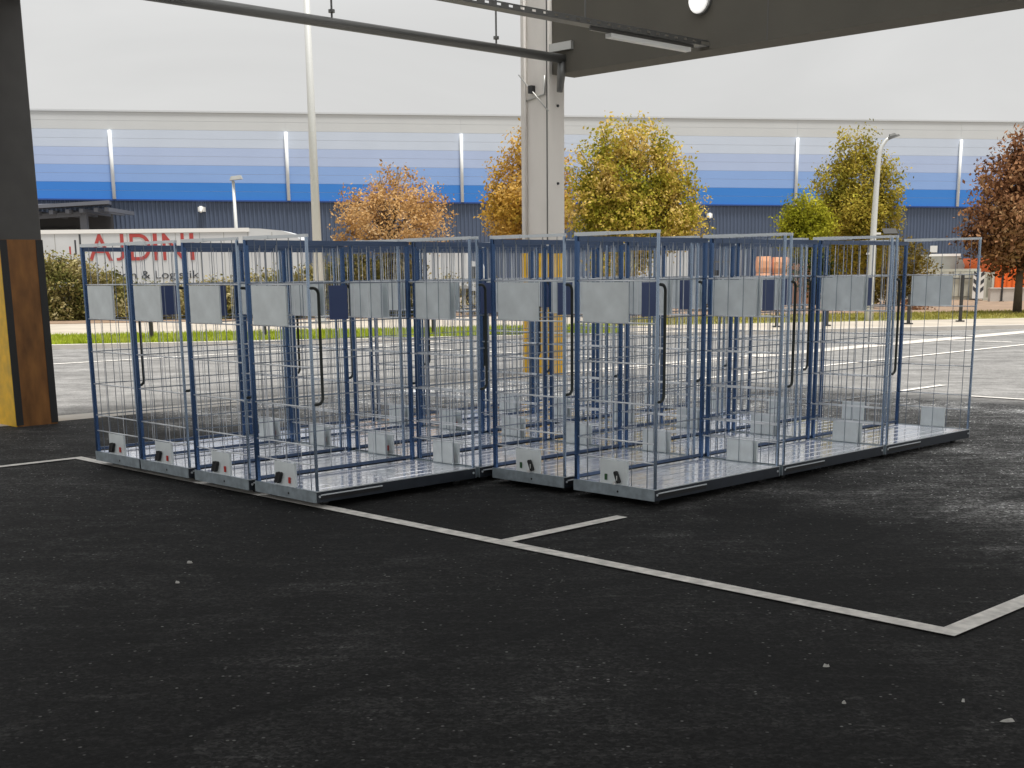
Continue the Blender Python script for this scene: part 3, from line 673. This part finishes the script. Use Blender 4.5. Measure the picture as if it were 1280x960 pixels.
def tree(name, px, Y, top_py, lobes_px, lm, label, count, size, seed, cat='tree', group=None, trunk_r=.11, stems=1):
    """lobes_px: (px, py, half width px, half height px); depth radius follows the width"""
    rnd = random.Random(seed); base = atx(px, Y)
    e = empty(name, base); tag(e, label, cat, group)
    lobes = []
    for (lx, ly, hw, hh) in lobes_px:
        c_ = at(lx, ly, Y); k = Y / 1640.0
        dy = rnd.uniform(-.35, .35) * hw * k
        lobes.append((c_.x - base.x, dy, c_.z, hw * k, hw * k * rnd.uniform(.8, 1.05), hh * k))
    crown = obj('crown', leaf_cloud(lobes, count, size, rnd), lm, e)
    tb = MB(); zc = min(l[2] for l in lobes)
    for s in range(stems):
        ox = (s - (stems - 1) / 2) * .25
        ztop = max(l[2] for l in lobes)
        pts = [(ox, 0, 0), (ox * 1.5 + rnd.uniform(-.05, .05), 0, zc * .5), (ox * 2 + rnd.uniform(-.15, .15), 0, zc), (ox * 2.2, 0, zc + (ztop - zc) * .7)]
        tb.tube(pts, [trunk_r * 1.25, trunk_r, trunk_r * .8, trunk_r * .25], 8)
    for (lx, ly, lz, rx, ry, rz) in lobes:
        for _ in range(4):
            t = Vector((lx + rnd.uniform(-.7, .7) * rx, ly + rnd.uniform(-.7, .7) * ry, lz + rnd.uniform(-.2, .85) * rz))
            s0 = Vector((0, 0, max(.3, min(lz * .75, zc * .9 + rnd.uniform(0, .5)))))
            m_ = s0.lerp(t, .5) + Vector((0, 0, rnd.uniform(0, .3)))
            tb.tube([s0, m_, t], [trunk_r * .45, trunk_r * .28, trunk_r * .08], 5)
    obj('trunk', tb, M['bark'], e, True)
    return e
LM_or = leafmat('leaves_orange', [(0.22, 0.13, 0.05), (0.44, 0.26, 0.10), (0.60, 0.39, 0.18), (0.68, 0.52, 0.32)], .35)
LM_gold = leafmat('leaves_gold_green', [(0.14, 0.15, 0.018), (0.38, 0.35, 0.045), (0.60, 0.44, 0.11), (0.72, 0.55, 0.24)], .35)
LM_go2 = leafmat('leaves_gold', [(0.22, 0.15, 0.025), (0.46, 0.29, 0.05), (0.60, 0.38, 0.10), (0.66, 0.50, 0.20)], .35)
LM_gb = leafmat('leaves_olive_brown', [(0.11, 0.11, 0.02), (0.30, 0.27, 0.04), (0.46, 0.35, 0.07), (0.56, 0.54, 0.08)], .35)
LM_gr = leafmat('leaves_yellow_green', [(0.12, 0.14, 0.01), (0.32, 0.32, 0.03), (0.54, 0.50, 0.06)], .35)
LM_rd = leafmat('leaves_russet', [(0.06, 0.03, 0.02), (0.18, 0.085, 0.045), (0.36, 0.19, 0.10), (0.46, 0.30, 0.16)], .25)
LM_hg = leafmat('leaves_hedge', [(0.06, 0.07, 0.02), (0.17, 0.165, 0.05), (0.32, 0.26, 0.11), (0.50, 0.45, 0.26)], .25)
LM_dk = leafmat('leaves_dark_green', [(0.015, 0.025, 0.008), (0.04, 0.06, 0.015), (0.10, 0.12, 0.03)], .25)
LM_bo = leafmat('leaves_brown_olive', [(0.06, 0.05, 0.015), (0.17, 0.13, 0.03), (0.30, 0.21, 0.06)], .3)

tree('orange_tree', 490, 50, 205, [(495, 235, 32, 24), (455, 258, 32, 26), (530, 262, 34, 26), (492, 275, 60, 34), (450, 290, 30, 22), (540, 292, 24, 20), (505, 218, 14, 10), (440, 245, 12, 9)],
     LM_or, 'sparse orange autumn tree left of the central column', 12000, .12, 11, trunk_r=.09)
tree('golden_tree', 668, 51, 170, [(655, 200, 22, 34), (645, 235, 32, 34), (660, 265, 50, 38), (690, 230, 26, 40), (632, 280, 24, 22)],
     LM_go2, 'narrow golden tree half hidden by the central column', 17000, .14, 12)
tree('green_gold_tree', 790, 48, 155, [(765, 180, 26, 26), (805, 185, 30, 30), (745, 215, 32, 32), (835, 215, 28, 34), (790, 235, 60, 44), (850, 250, 26, 30), (735, 260, 30, 34), (800, 275, 70, 40), (855, 282, 24, 18), (775, 320, 40, 28)],
     LM_gold, 'large green and gold tree right of the central column', 42000, .135, 13, trunk_r=.14)
tree('olive_brown_tree', 1070, 53, 168, [(1058, 195, 13, 28), (1082, 190, 14, 26), (1040, 235, 22, 30), (1075, 235, 30, 44), (1108, 235, 20, 34), (1060, 270, 38, 34), (1100, 275, 24, 28), (1075, 310, 34, 30)],
     LM_gb, 'tall olive brown tree behind the curved street lamp', 30000, .125, 14, stems=3, trunk_r=.07)
tree('bright_green_tree', 1006, 51, 240, [(1008, 268, 22, 22), (992, 282, 17, 17), (1022, 284, 20, 18), (1006, 300, 24, 16)],
     LM_gr, 'small bright yellow-green tree beside the olive brown tree', 11000, .12, 15, trunk_r=.06)
tree('russet_tree', 1275, 46, 165, [(1275, 190, 20, 26), (1262, 225, 36, 28), (1300, 225, 40, 40), (1245, 262, 34, 26), (1285, 275, 50, 34), (1235, 300, 34, 22), (1270, 318, 40, 22), (1310, 300, 40, 40)],
     LM_rd, 'dark russet-leaved tree cut by the right edge', 24000, .16, 16, trunk_r=.13)
tree('brown_bush', 1120, 58, 295, [(1120, 325, 34, 24), (1090, 340, 36, 26), (1150, 345, 22, 22), (1105, 362, 46, 18)], LM_bo, 'brown and olive bush at the foot of the street lamp', 12000, .13, 17, 'bush')
tree('dark_bush', 1022, 60, 300, [(1020, 325, 24, 26), (1005, 345, 28, 22), (1040, 350, 20, 22)], LM_dk, 'dark green bush below the bright green tree', 5000, .16, 18, 'bush')
tree('red_shrub', 1146, 51, 375, [(1140, 385, 16, 8), (1155, 388, 10, 6)], LM_rd, 'low reddish shrub in the planting bed on the right', 900, .09, 19, 'shrub', trunk_r=.03)
hx = [45, 88, 132, 178, 225, 272, 318, 362, 408, 452, 498]
hl_ = ['leftmost of the hedge shrubs, beside the dark column'] + ['hedge shrub number'] * 10
names_ = ['left end, next to the dark column', 'second from the dark column', 'third from the dark column', 'fourth from the dark column', 'fifth from the dark column', 'sixth from the dark column',
          'seventh from the dark column', 'eighth from the dark column', 'ninth from the dark column', 'tenth from the dark column', 'right end of the row']
for i, px in enumerate(hx):
    rnd = random.Random(40 + i); tp = (320, 322, 340, 357, 359, 352, 344, 338, 328, 318, 314)[i]
    tree('hedge_shrub', px, 50 + rnd.uniform(-.6, .6), tp, [(px, (tp + 404) / 2 + 4, 30, (400 - tp) / 2 - 2), (px - 10, tp + 14, 20, 11), (px + 12, tp + 18, 20, 12), (px, 392, 30, 12), (px + rnd.uniform(-14, 14), tp + 7, 12, 7)],
         LM_hg, 'brown-green hedge shrub, %s' % names_[i], 8000, .13, 60 + i, 'shrub', 'hedge shrubs in front of the trailer', .04)
for i, (px, tp) in enumerate(((560, 345), (612, 350), (880, 362), (930, 368))):
    tree('low_shrub', px, 52, tp, [(px, 385, 26, 12), (px - 8, tp + 12, 18, 12), (px + 10, tp + 16, 16, 12)], LM_hg if i < 2 else LM_bo,
         'low brownish shrub seen through the cages, %s' % ('left of the central column, farther from it', 'left of the central column, nearer to it', 'right of the central column, nearer to it', 'right of the central column, farther from it')[i],
         1500, .11, 90 + i, 'shrub', 'low shrubs beyond the trolleys', .03)
def grass(name, x0_, x1_, d0, d1, n, h, label, seed, m='grass'):
    rnd = random.Random(seed); mb = MB()
    for _ in range(n):
        x = rnd.uniform(x0_, x1_); dd = rnd.uniform(d0, d1); y = kerb_y(x) + dd
        hh = h * rnd.uniform(.5, 1.2); w_ = rnd.uniform(.012, .03); an = rnd.uniform(0, 3.14); lx, ly = rnd.gauss(0, .04), rnd.gauss(0, .04)
        ca, sa = math.cos(an) * w_, math.sin(an) * w_; k = len(mb.v)
        mb.v += [(x - ca, y - sa, .085), (x + ca, y + sa, .085), (x + lx, y + ly, .09 + hh)]; mb.f.append((k, k + 1, k + 2))
    o = obj(name, mb, M[m]); o['kind'] = 'stuff'; o['label'] = label; o['category'] = 'grass'; return o
grass('grass', -24, 3.0, .3, 4.8, 42000, .13, 'bright green mown grass strip along the lot on the left', 5)
grass('grass', 3.0, 28, 5.1, 11.0, 20000, .10, 'patchy yellow-green grass strip on the right', 6, 'grass_dry')

# ------------------------------------------------------------------ masts and lamps
def pxr(Y, px): return px * Y / 1640 / 2
b0 = atx(398, 44); tp = at(378, -120, 44)
mast = obj('light_mast', MB().tube([(b0.x, 44, 0), (b0.x + (tp.x - b0.x) * .5, 44, tp.z * .5), (tp.x, 44, tp.z)], [.17, .125, .085], 14), M['polewhite'], None, True)
tag(mast, 'tall thick white lighting mast rising out of the frame', 'mast')
obj('base_plate', MB().cbox(b0.x - .32, b0.x + .32, 43.68, 44.32, 0.08, .14, .02), M['steel'], mast)
b0 = atx(299, 80); zt2 = at(297, 226, 80).z
sl = obj('street_lamp', MB().tube([(b0.x, 80, 0), (b0.x - .06, 80, zt2)], [.13, .09], 10), M['polewhite'], None, True)
tag(sl, 'slim street lamp with flat head in front of the warehouse, left', 'street lamp', 'street lamps')
obj('lamp_head', MB().add([(b0.x - .25, 79.8, zt2 + .02), (b0.x + .5, 79.8, zt2 + .1), (b0.x + .5, 80.2, zt2 + .1), (b0.x - .25, 80.2, zt2 + .02), (b0.x - .15, 79.85, zt2 + .26), (b0.x + .42, 79.85, zt2 + .32), (b0.x + .42, 80.15, zt2 + .32), (b0.x - .15, 80.15, zt2 + .26)],
    [(0, 3, 2, 1), (4, 5, 6, 7), (0, 1, 5, 4), (1, 2, 6, 5), (2, 3, 7, 6), (3, 0, 4, 7)]), M['greyskip'], sl)
Y = 41.0
pts = [at(x, y, Y) for x, y in ((1085.5, 406), (1089, 340), (1093, 270), (1097, 215), (1099, 195), (1102.5, 183), (1108, 175), (1112, 172))]
pts[0].z = 0.08
sl = obj('street_lamp', MB().tube(pts, [.105, .1, .09, .075, .065, .055, .05, .05], 12), M['polewhite'], None, True)
tag(sl, 'street lamp with curved top before the olive brown tree', 'street lamp', 'street lamps')
h0, h1 = at(1110.5, 173.5, Y), at(1122.5, 168, Y)
hd_ = (h1 - h0).normalized(); hu = Vector((-hd_.z, 0, hd_.x)); hs_ = Vector((0, .15, 0))
obj('lamp_head', MB().hexa([h0 - hu * .04 - hs_ * .6, h1 - hu * .06 - hs_, h1 - hu * .06 + hs_, h0 - hu * .04 + hs_ * .6, h0 + hu * .06 - hs_ * .5, h1 + hu * .0 - hs_ * .8, h1 + hu * .0 + hs_ * .8, h0 + hu * .06 + hs_ * .5])
    .hexa([h0.lerp(h1, .15) + hu * .045 - hs_ * .5, h0.lerp(h1, .8) + hu * .02 - hs_ * .6, h0.lerp(h1, .8) + hu * .02 + hs_ * .6, h0.lerp(h1, .15) + hu * .045 + hs_ * .5, h0.lerp(h1, .25) + hu * .11 - hs_ * .3, h0.lerp(h1, .7) + hu * .09 - hs_ * .4, h0.lerp(h1, .7) + hu * .09 + hs_ * .4, h0.lerp(h1, .25) + hu * .11 + hs_ * .3]), M['steel_dark'], sl)
for y in (292, 317):
    a_ = at(1092, y, Y); s = 1 if y < 300 else -1
    obj('bracket', MB().box(min(a_.x, a_.x + s * .22), max(a_.x, a_.x + s * .22), Y - .03, Y + .03, a_.z - .03, a_.z + .03), M['lampwhite'], sl)
# posts by the kerb
for i, (px, Y, h, lab) in enumerate(((1139, 38.2, .95, 'dark short post on the pavement near the rightmost cage end'), (1204, 39.6, 1.5, 'dark tall thin post on the pavement in front of the container'),
      (1254, 62, 1.6, 'dark thin post standing beside the orange containers'), (973, 37.2, .8, 'dark short post seen through the rightmost file'),
      (1036, 37.6, .85, 'dark short post left of the curved street lamp'), (540, 34.2, .8, 'dark short post beyond the left block of trolleys'), (184, 33.5, .7, 'dark short post on the grass behind the leftmost file'), (327, 34, .75, 'dark short post on the grass behind the third file'))):
    b0 = atx(px, Y); e = obj('post', MB().cbox(b0.x - .045, b0.x + .045, Y - .045, Y + .045, .05, h, .012), M['edge_guard'])
    tag(e, lab, 'post', 'dark posts along the kerb')
    obj('post_foot', MB().cbox(b0.x - .11, b0.x + .11, Y - .11, Y + .11, .06, .13, .02), M['edge_guard'], e)

# ------------------------------------------------------------------ yard behind the planting on the right
def container(name, pxa, pxb, Y, py_top, depth, m, label, z0=0.08, ribs=True, cat='container', group=None, doors=False):
    xa, xb = at(pxa, 340, Y).x, at(pxb, 340, Y).x; zt = at((pxa + pxb) / 2, py_top, Y).z
    e = empty(name, ((xa + xb) / 2, Y + depth / 2, 0)); hw = (xb - xa) / 2; tag(e, label, cat, group)
    mb = MB()
    if ribs:                                         # pressed corrugation on the long face
        n = max(6, int(hw * 2 / .28)); v_ = []
        for i in range(n * 4 + 1):
            x = -hw + .1 + (2 * hw - .2) * i / (n * 4); y = -depth / 2 + (0.0, 0.0, .05, .05)[i % 4]
            v_ += [(x, y, z0 + .16), (x, y, zt - .12)]
        mb.add(v_, [(2 * i, 2 * i + 2, 2 * i + 3, 2 * i + 1) for i in range(n * 4)])
    mb.box(-hw + .05, hw - .05, -depth / 2 + .06, depth / 2, z0 + .1, zt - .06)
    body = obj('shell', mb, m, e)
    for sx in (-1, 1): obj('corner_post', MB().box(min(sx * hw, sx * (hw - .12)), max(sx * hw, sx * (hw - .12)), -depth / 2 - .02, -depth / 2 + .1, z0, zt), m, e)
    obj('top_rail', MB().box(-hw + .121, hw - .121, -depth / 2 - .015, -depth / 2 + .1, zt - .14, zt - .004), m, e)
    obj('bottom_rail', MB().box(-hw + .121, hw - .121, -depth / 2 - .015, -depth / 2 + .1, z0, z0 + .17), m, e)
    if doors:
        for k in (-.5, .5):
            d = obj('door', MB().box(hw * k - hw * .42, hw * k + hw * .42, -depth / 2 - .04, -depth / 2 - .02, z0 + .2, zt - .16), m, e)
            for q in (-.2, .2): obj('locking_bar', MB().tube([(hw * (k + q), -depth / 2 - .07, z0 + .2), (hw * (k + q), -depth / 2 - .07, zt - .16)], .025, 6), M['greyskip'], d)
        obj('door_bar', MB().box(-hw + .1, hw - .1, -depth / 2 - .09, -depth / 2 - .06, z0 + 1.05, z0 + 1.11), M['steel_dark'], e)
    return e
container('container', 1152, 1226, 66, 336, 6.0, M['container'], 'beige shipping container behind the planting bed on the right', doors=True)
container('container', 1231, 1243.5, 64, 340, 2.4, M['container'], 'narrow beige container end right of the chevron board', ribs=True)
container('container', 1244.5, 1310, 66, 320, 5.0, M['orange'], 'bright orange container at the right edge behind the russet tree')
wl = MB(); xa, xb = at(1240, 340, 62).x, at(1330, 340, 62).x
for k in range(3): pass
ww = obj('low_wall', wl.box(xa, xb, 62, 62.3, .08, at(1270, 361, 62).z), M['concrete']); tag(ww, 'low grey concrete wall before the orange container', 'wall')
obj('wall_cap', MB().box(xa - .03, xb, 61.97, 62.33, at(1270, 361, 62).z, at(1270, 361, 62).z + .06), M['concrete'], ww)
# open skip on top
Y = 70; p0, p1 = at(1161, 332, Y), at(1206, 317.5, Y); e = empty('skip', ((p0.x + p1.x) / 2, Y + 1, 0)); tag(e, 'grey open skip with sloping sides behind the beige container', 'skip')
hw = (p1.x - p0.x) / 2; zb, zt = .08, p1.z
obj('tub', MB().hexa([(-hw * .55, -.7, zb), (hw * .55, -.7, zb), (hw * .55, .7, zb), (-hw * .55, .7, zb), (-hw, -1, zt), (hw * .7, -1, zt), (hw * .7, 1, zt), (-hw, 1, zt)]), M['greyskip'], e)
obj('rim', MB().box(-hw - .05, hw * .75, -1.08, -1.001, zt - .1, zt + .02), M['lampwhite'], e)
obj('chute', MB().hexa([(hw * .56, -.7, zb), (hw * .7, -.7, zb), (hw * .7, .7, zb), (hw * .56, .7, zb), (hw * .72, -1, zt), (hw * 1.05, -1, zt - .6), (hw * 1.05, 1, zt - .6), (hw * .72, 1, zt)]), M['greyskip'], e)
# white square sign on the cladding
x, y, _ = wallpt(1164, 'foot'); z = at(1164, 311.5, y).z; p = Vector((x, y, z)) + wout * .14
sg = obj('wall_sign', MB().box(p.x - .3, p.x + .3, p.y - .06, p.y, p.z - .26, p.z + .26), M['lampwhite']); tag(sg, 'small square white sign on the slate cladding above the skip', 'sign')
obj('sign_frame', MB().box(p.x - .33, p.x + .33, p.y + .001, p.y + .03, p.z - .29, p.z + .29), M['greyskip'], sg)
# chevron board
Y = 58; a_ = at(1216, 378, Y); e = empty('chevron_board', (at(1224, 340, Y).x, Y, 0)); tag(e, 'white warning board with dark slanted stripes beside the container', 'warning sign')
hw = pxr(Y, 14); z1, z0_ = at(1224, 340, Y).z, .35
obj('board', MB().box(-hw, hw, -.02, .02, z0_, z1), M['lampwhite'], e); obj('stand', MB().box(-.04, .04, .021, .06, .08, z1 - .2), M['greyskip'], e)
for k in range(3):
    for s in (-1, 1):
        zc = z0_ + .25 + k * .33
        obj('stripe', MB().add([(s * hw * .35, -.024, zc), (s * hw * .95, -.024, zc + .12), (s * hw * .95, -.024, zc + .3), (s * hw * .35, -.024, zc + .18)], [(0, 1, 2, 3) if s > 0 else (3, 2, 1, 0)]), M['letter_dark'], e)
# dark panel on a post
Y = 50; p = at(1113, 290, Y); e = empty('panel_post', (p.x, Y, 0)); tag(e, 'dark tilted panel on a thin post above the brown bush', 'panel')
obj('pole', MB().tube([(0, 0, .08), (0, 0, p.z)], .035, 8), M['steel'], e)
obj('panel', MB().hexa([(-.3, -.2, p.z - .1), (.22, -.2, p.z - .1), (.26, .25, p.z + .1), (-.26, .25, p.z + .1), (-.3, -.22, p.z - .06), (.22, -.22, p.z - .06), (.26, .23, p.z + .14), (-.26, .23, p.z + .14)]), M['edge_guard'], e)
# stacked orange big bags seen through the cages
for i, (pa_, pb_, pt, lab) in enumerate(((945, 963, 320, 'left'), (964, 986, 321, 'middle'), (989, 1012, 329, 'right'))):
    Y = 60; xa, xb = at(pa_, 340, Y).x, at(pb_, 340, Y).x; zt = at(pa_, pt, Y).z; e = empty('bulk_bag_stack', ((xa + xb) / 2, Y, 0)); hw = (xb - xa) / 2
    tag(e, 'faded orange stack of bulk bags seen through the cages, %s of three' % lab, 'bag stack', 'orange bulk bag stacks')
    nl = 3
    for k in range(nl):
        za, zb2 = .08 + (zt - .08) * k / nl, .08 + (zt - .08) * (k + 1) / nl - .02
        P = [(-hw * .92, -hw * .9), (0, -hw * 1.02), (hw * .92, -hw * .9), (hw * 1.0, 0), (hw * .92, hw * .9), (0, hw), (-hw * .92, hw * .9), (-hw, 0)]
        v_ = []
        for s_, zz in ((.9, za), (1.0, za + (zb2 - za) * .3), (1.0, za + (zb2 - za) * .7), (.9, zb2)): v_ += [(x * s_, y * s_, zz) for x, y in P]
        fs = [tuple(reversed(range(8))), tuple(range(24, 32))] + [(r * 8 + i2, r * 8 + (i2 + 1) % 8, r * 8 + 8 + (i2 + 1) % 8, r * 8 + 8 + i2) for r in range(3) for i2 in range(8)]
        obj('bag', MB().add(v_, fs), M['salmon'], e)
# box truck and van partly visible through the left cages
def truck(name, pxa, pxb, Y, pt, label, cab_left):
    xa, xb = at(pxa, 340, Y).x, at(pxb, 340, Y).x; zt = at(pxa, pt, Y).z
    e = empty(name, ((xa + xb) / 2, Y + 1.1, 0)); tag(e, label, 'truck'); hw = (xb - xa) / 2; s = -1 if cab_left else 1
    cabw = min(1.7, hw * .6)
    bx = sorted((-s * hw, s * (hw - cabw)))
    obj('box_body', MB().cbox(bx[0], bx[1], -1.1, 1.1, .95, zt, .04), M['trailer'], e)
    obj('box_rail', MB().box(bx[0], bx[1], -1.12, -1.101, .95, 1.08), M['greyskip'], e)
    c0, c1 = s * (hw - cabw + .05), s * hw
    prof = [(c0, .55), (c1, .55), (c1, 1.25), (c1 - s * .35, 2.15), (c0, 2.3)]
    if s < 0: prof = prof[::-1]
    n_ = len(prof)
    cab = obj('cab', MB().add([(x, -1.0, z) for x, z in prof] + [(x, 1.0, z) for x, z in prof], [tuple(range(n_)), tuple(reversed(range(n_, 2 * n_)))] + [(i, n_ + i, n_ + (i + 1) % n_, (i + 1) % n_) for i in range(n_)]), M['trailer'], e)
    wx = sorted((c0 + s * .15, c1 - s * .5)); obj('side_window', MB().box(wx[0], wx[1], -1.012, -1.001, 1.4, 2.0), M['glass'], cab)
    obj('chassis', MB().box(min(-s * hw, s * (hw - cabw)) + .1, max(-s * hw, s * (hw - cabw)) - .02, -.4, .4, .55, .949), M['steel_dark'], e)
    for x in (-s * (hw - .9), s * (hw - .8)):
        for t in (-1, 1):
            wv = obj('wheel', MB().tube([(x, t * 1.03, .42), (x, t * .75, .42)], .42, 18), M['tyre'], e); obj('rim', MB().tube([(x, t * 1.04, .42), (x, t * 1.02, .42)], .22, 12), M['greyskip'], wv)
truck('box_truck', 522, 612, 64, 308, 'white box truck seen through the cages left of the central column', False)
truck('box_truck', 760, 862, 68, 314, 'white box truck behind the green and gold tree', True)
# blue machine
Y = 62; e = empty('forklift', (at(903, 340, Y).x, Y, 0)); tag(e, 'small blue forklift seen through the rightmost file', 'forklift')
obj('chassis', MB().cbox(-.7, .7, -.55, .55, .25, 1.05, .06), M['bluecab'], e)
obj('overhead_guard', MB().box(-.5, .45, -.5, .5, 2.05, 2.12).box(-.5, -.44, -.5, -.44, 1.051, 2.049).box(.39, .45, -.5, -.44, 1.051, 2.049).box(-.5, -.44, .44, .5, 1.051, 2.049).box(.39, .45, .44, .5, 1.051, 2.049), M['steel_dark'], e)
obj('mast', MB().box(.72, .82, -.35, -.27, .1, 2.6).box(.72, .82, .27, .35, .1, 2.6).box(.73, .81, -.269, .269, 1.9, 2.0), M['lampwhite'], e)
obj('seat', MB().cbox(-.3, .1, -.25, .25, 1.051, 1.25, .04).box(-.32, -.22, -.25, .25, 1.251, 1.7), M['black'], e)
obj('fork', MB().box(.83, 1.6, -.3, -.2, .12, .16).box(.83, 1.6, .2, .3, .12, .16), M['steel_dark'], e)
for x in (-.45, .5):
    for t in (-1, 1): obj('wheel', MB().tube([(x, t * .62, .3), (x, t * .44, .3)], .25, 16), M['tyre'], e)

# ------------------------------------------------------------------ litter on the asphalt
def gpt(px, py):
    d = ray(px, py); t = -CAMZ / d.z; return Vector((d.x * t, d.y * t, 0))
rnd = random.Random(3)
for i, (px, py, sx, sy, lab) in enumerate(((1033, 835, .03, .018, 'crumpled white scrap on the asphalt below the painted corner'), (1055, 881, .016, .014, 'tiny white chip on the asphalt, near the crumpled scrap'),
      (1259, 904, .05, .012, 'white cigarette-sized stub on the asphalt, lower right'), (237, 705, .035, .02, 'pale scrap on the asphalt in front of the left block'),
      (222, 730, .022, .02, 'small pale pebble on the asphalt, left foreground'), (1204, 879, .012, .012, 'tiny pale chip on the asphalt near the white stub'))):
    p = gpt(px, py); mb = MB(); n = 7; vv = []
    for k in range(n):
        an = k / n * 6.283; q = rnd.uniform(.7, 1.1); vv.append((p.x + math.cos(an) * sx * q * .6, p.y + math.sin(an) * sy * q * .6, .006))
    top = [(p.x + (x - p.x) * .6, p.y + (y - p.y) * .6, .006 + rnd.uniform(.006, .014)) for x, y, z in vv]
    mb.add(vv + top, [tuple(range(n, 2 * n))] + [(k, (k + 1) % n, n + (k + 1) % n, n + k) for k in range(n)])
    tag(obj('litter_scrap', mb, M['litter']), lab, 'litter')
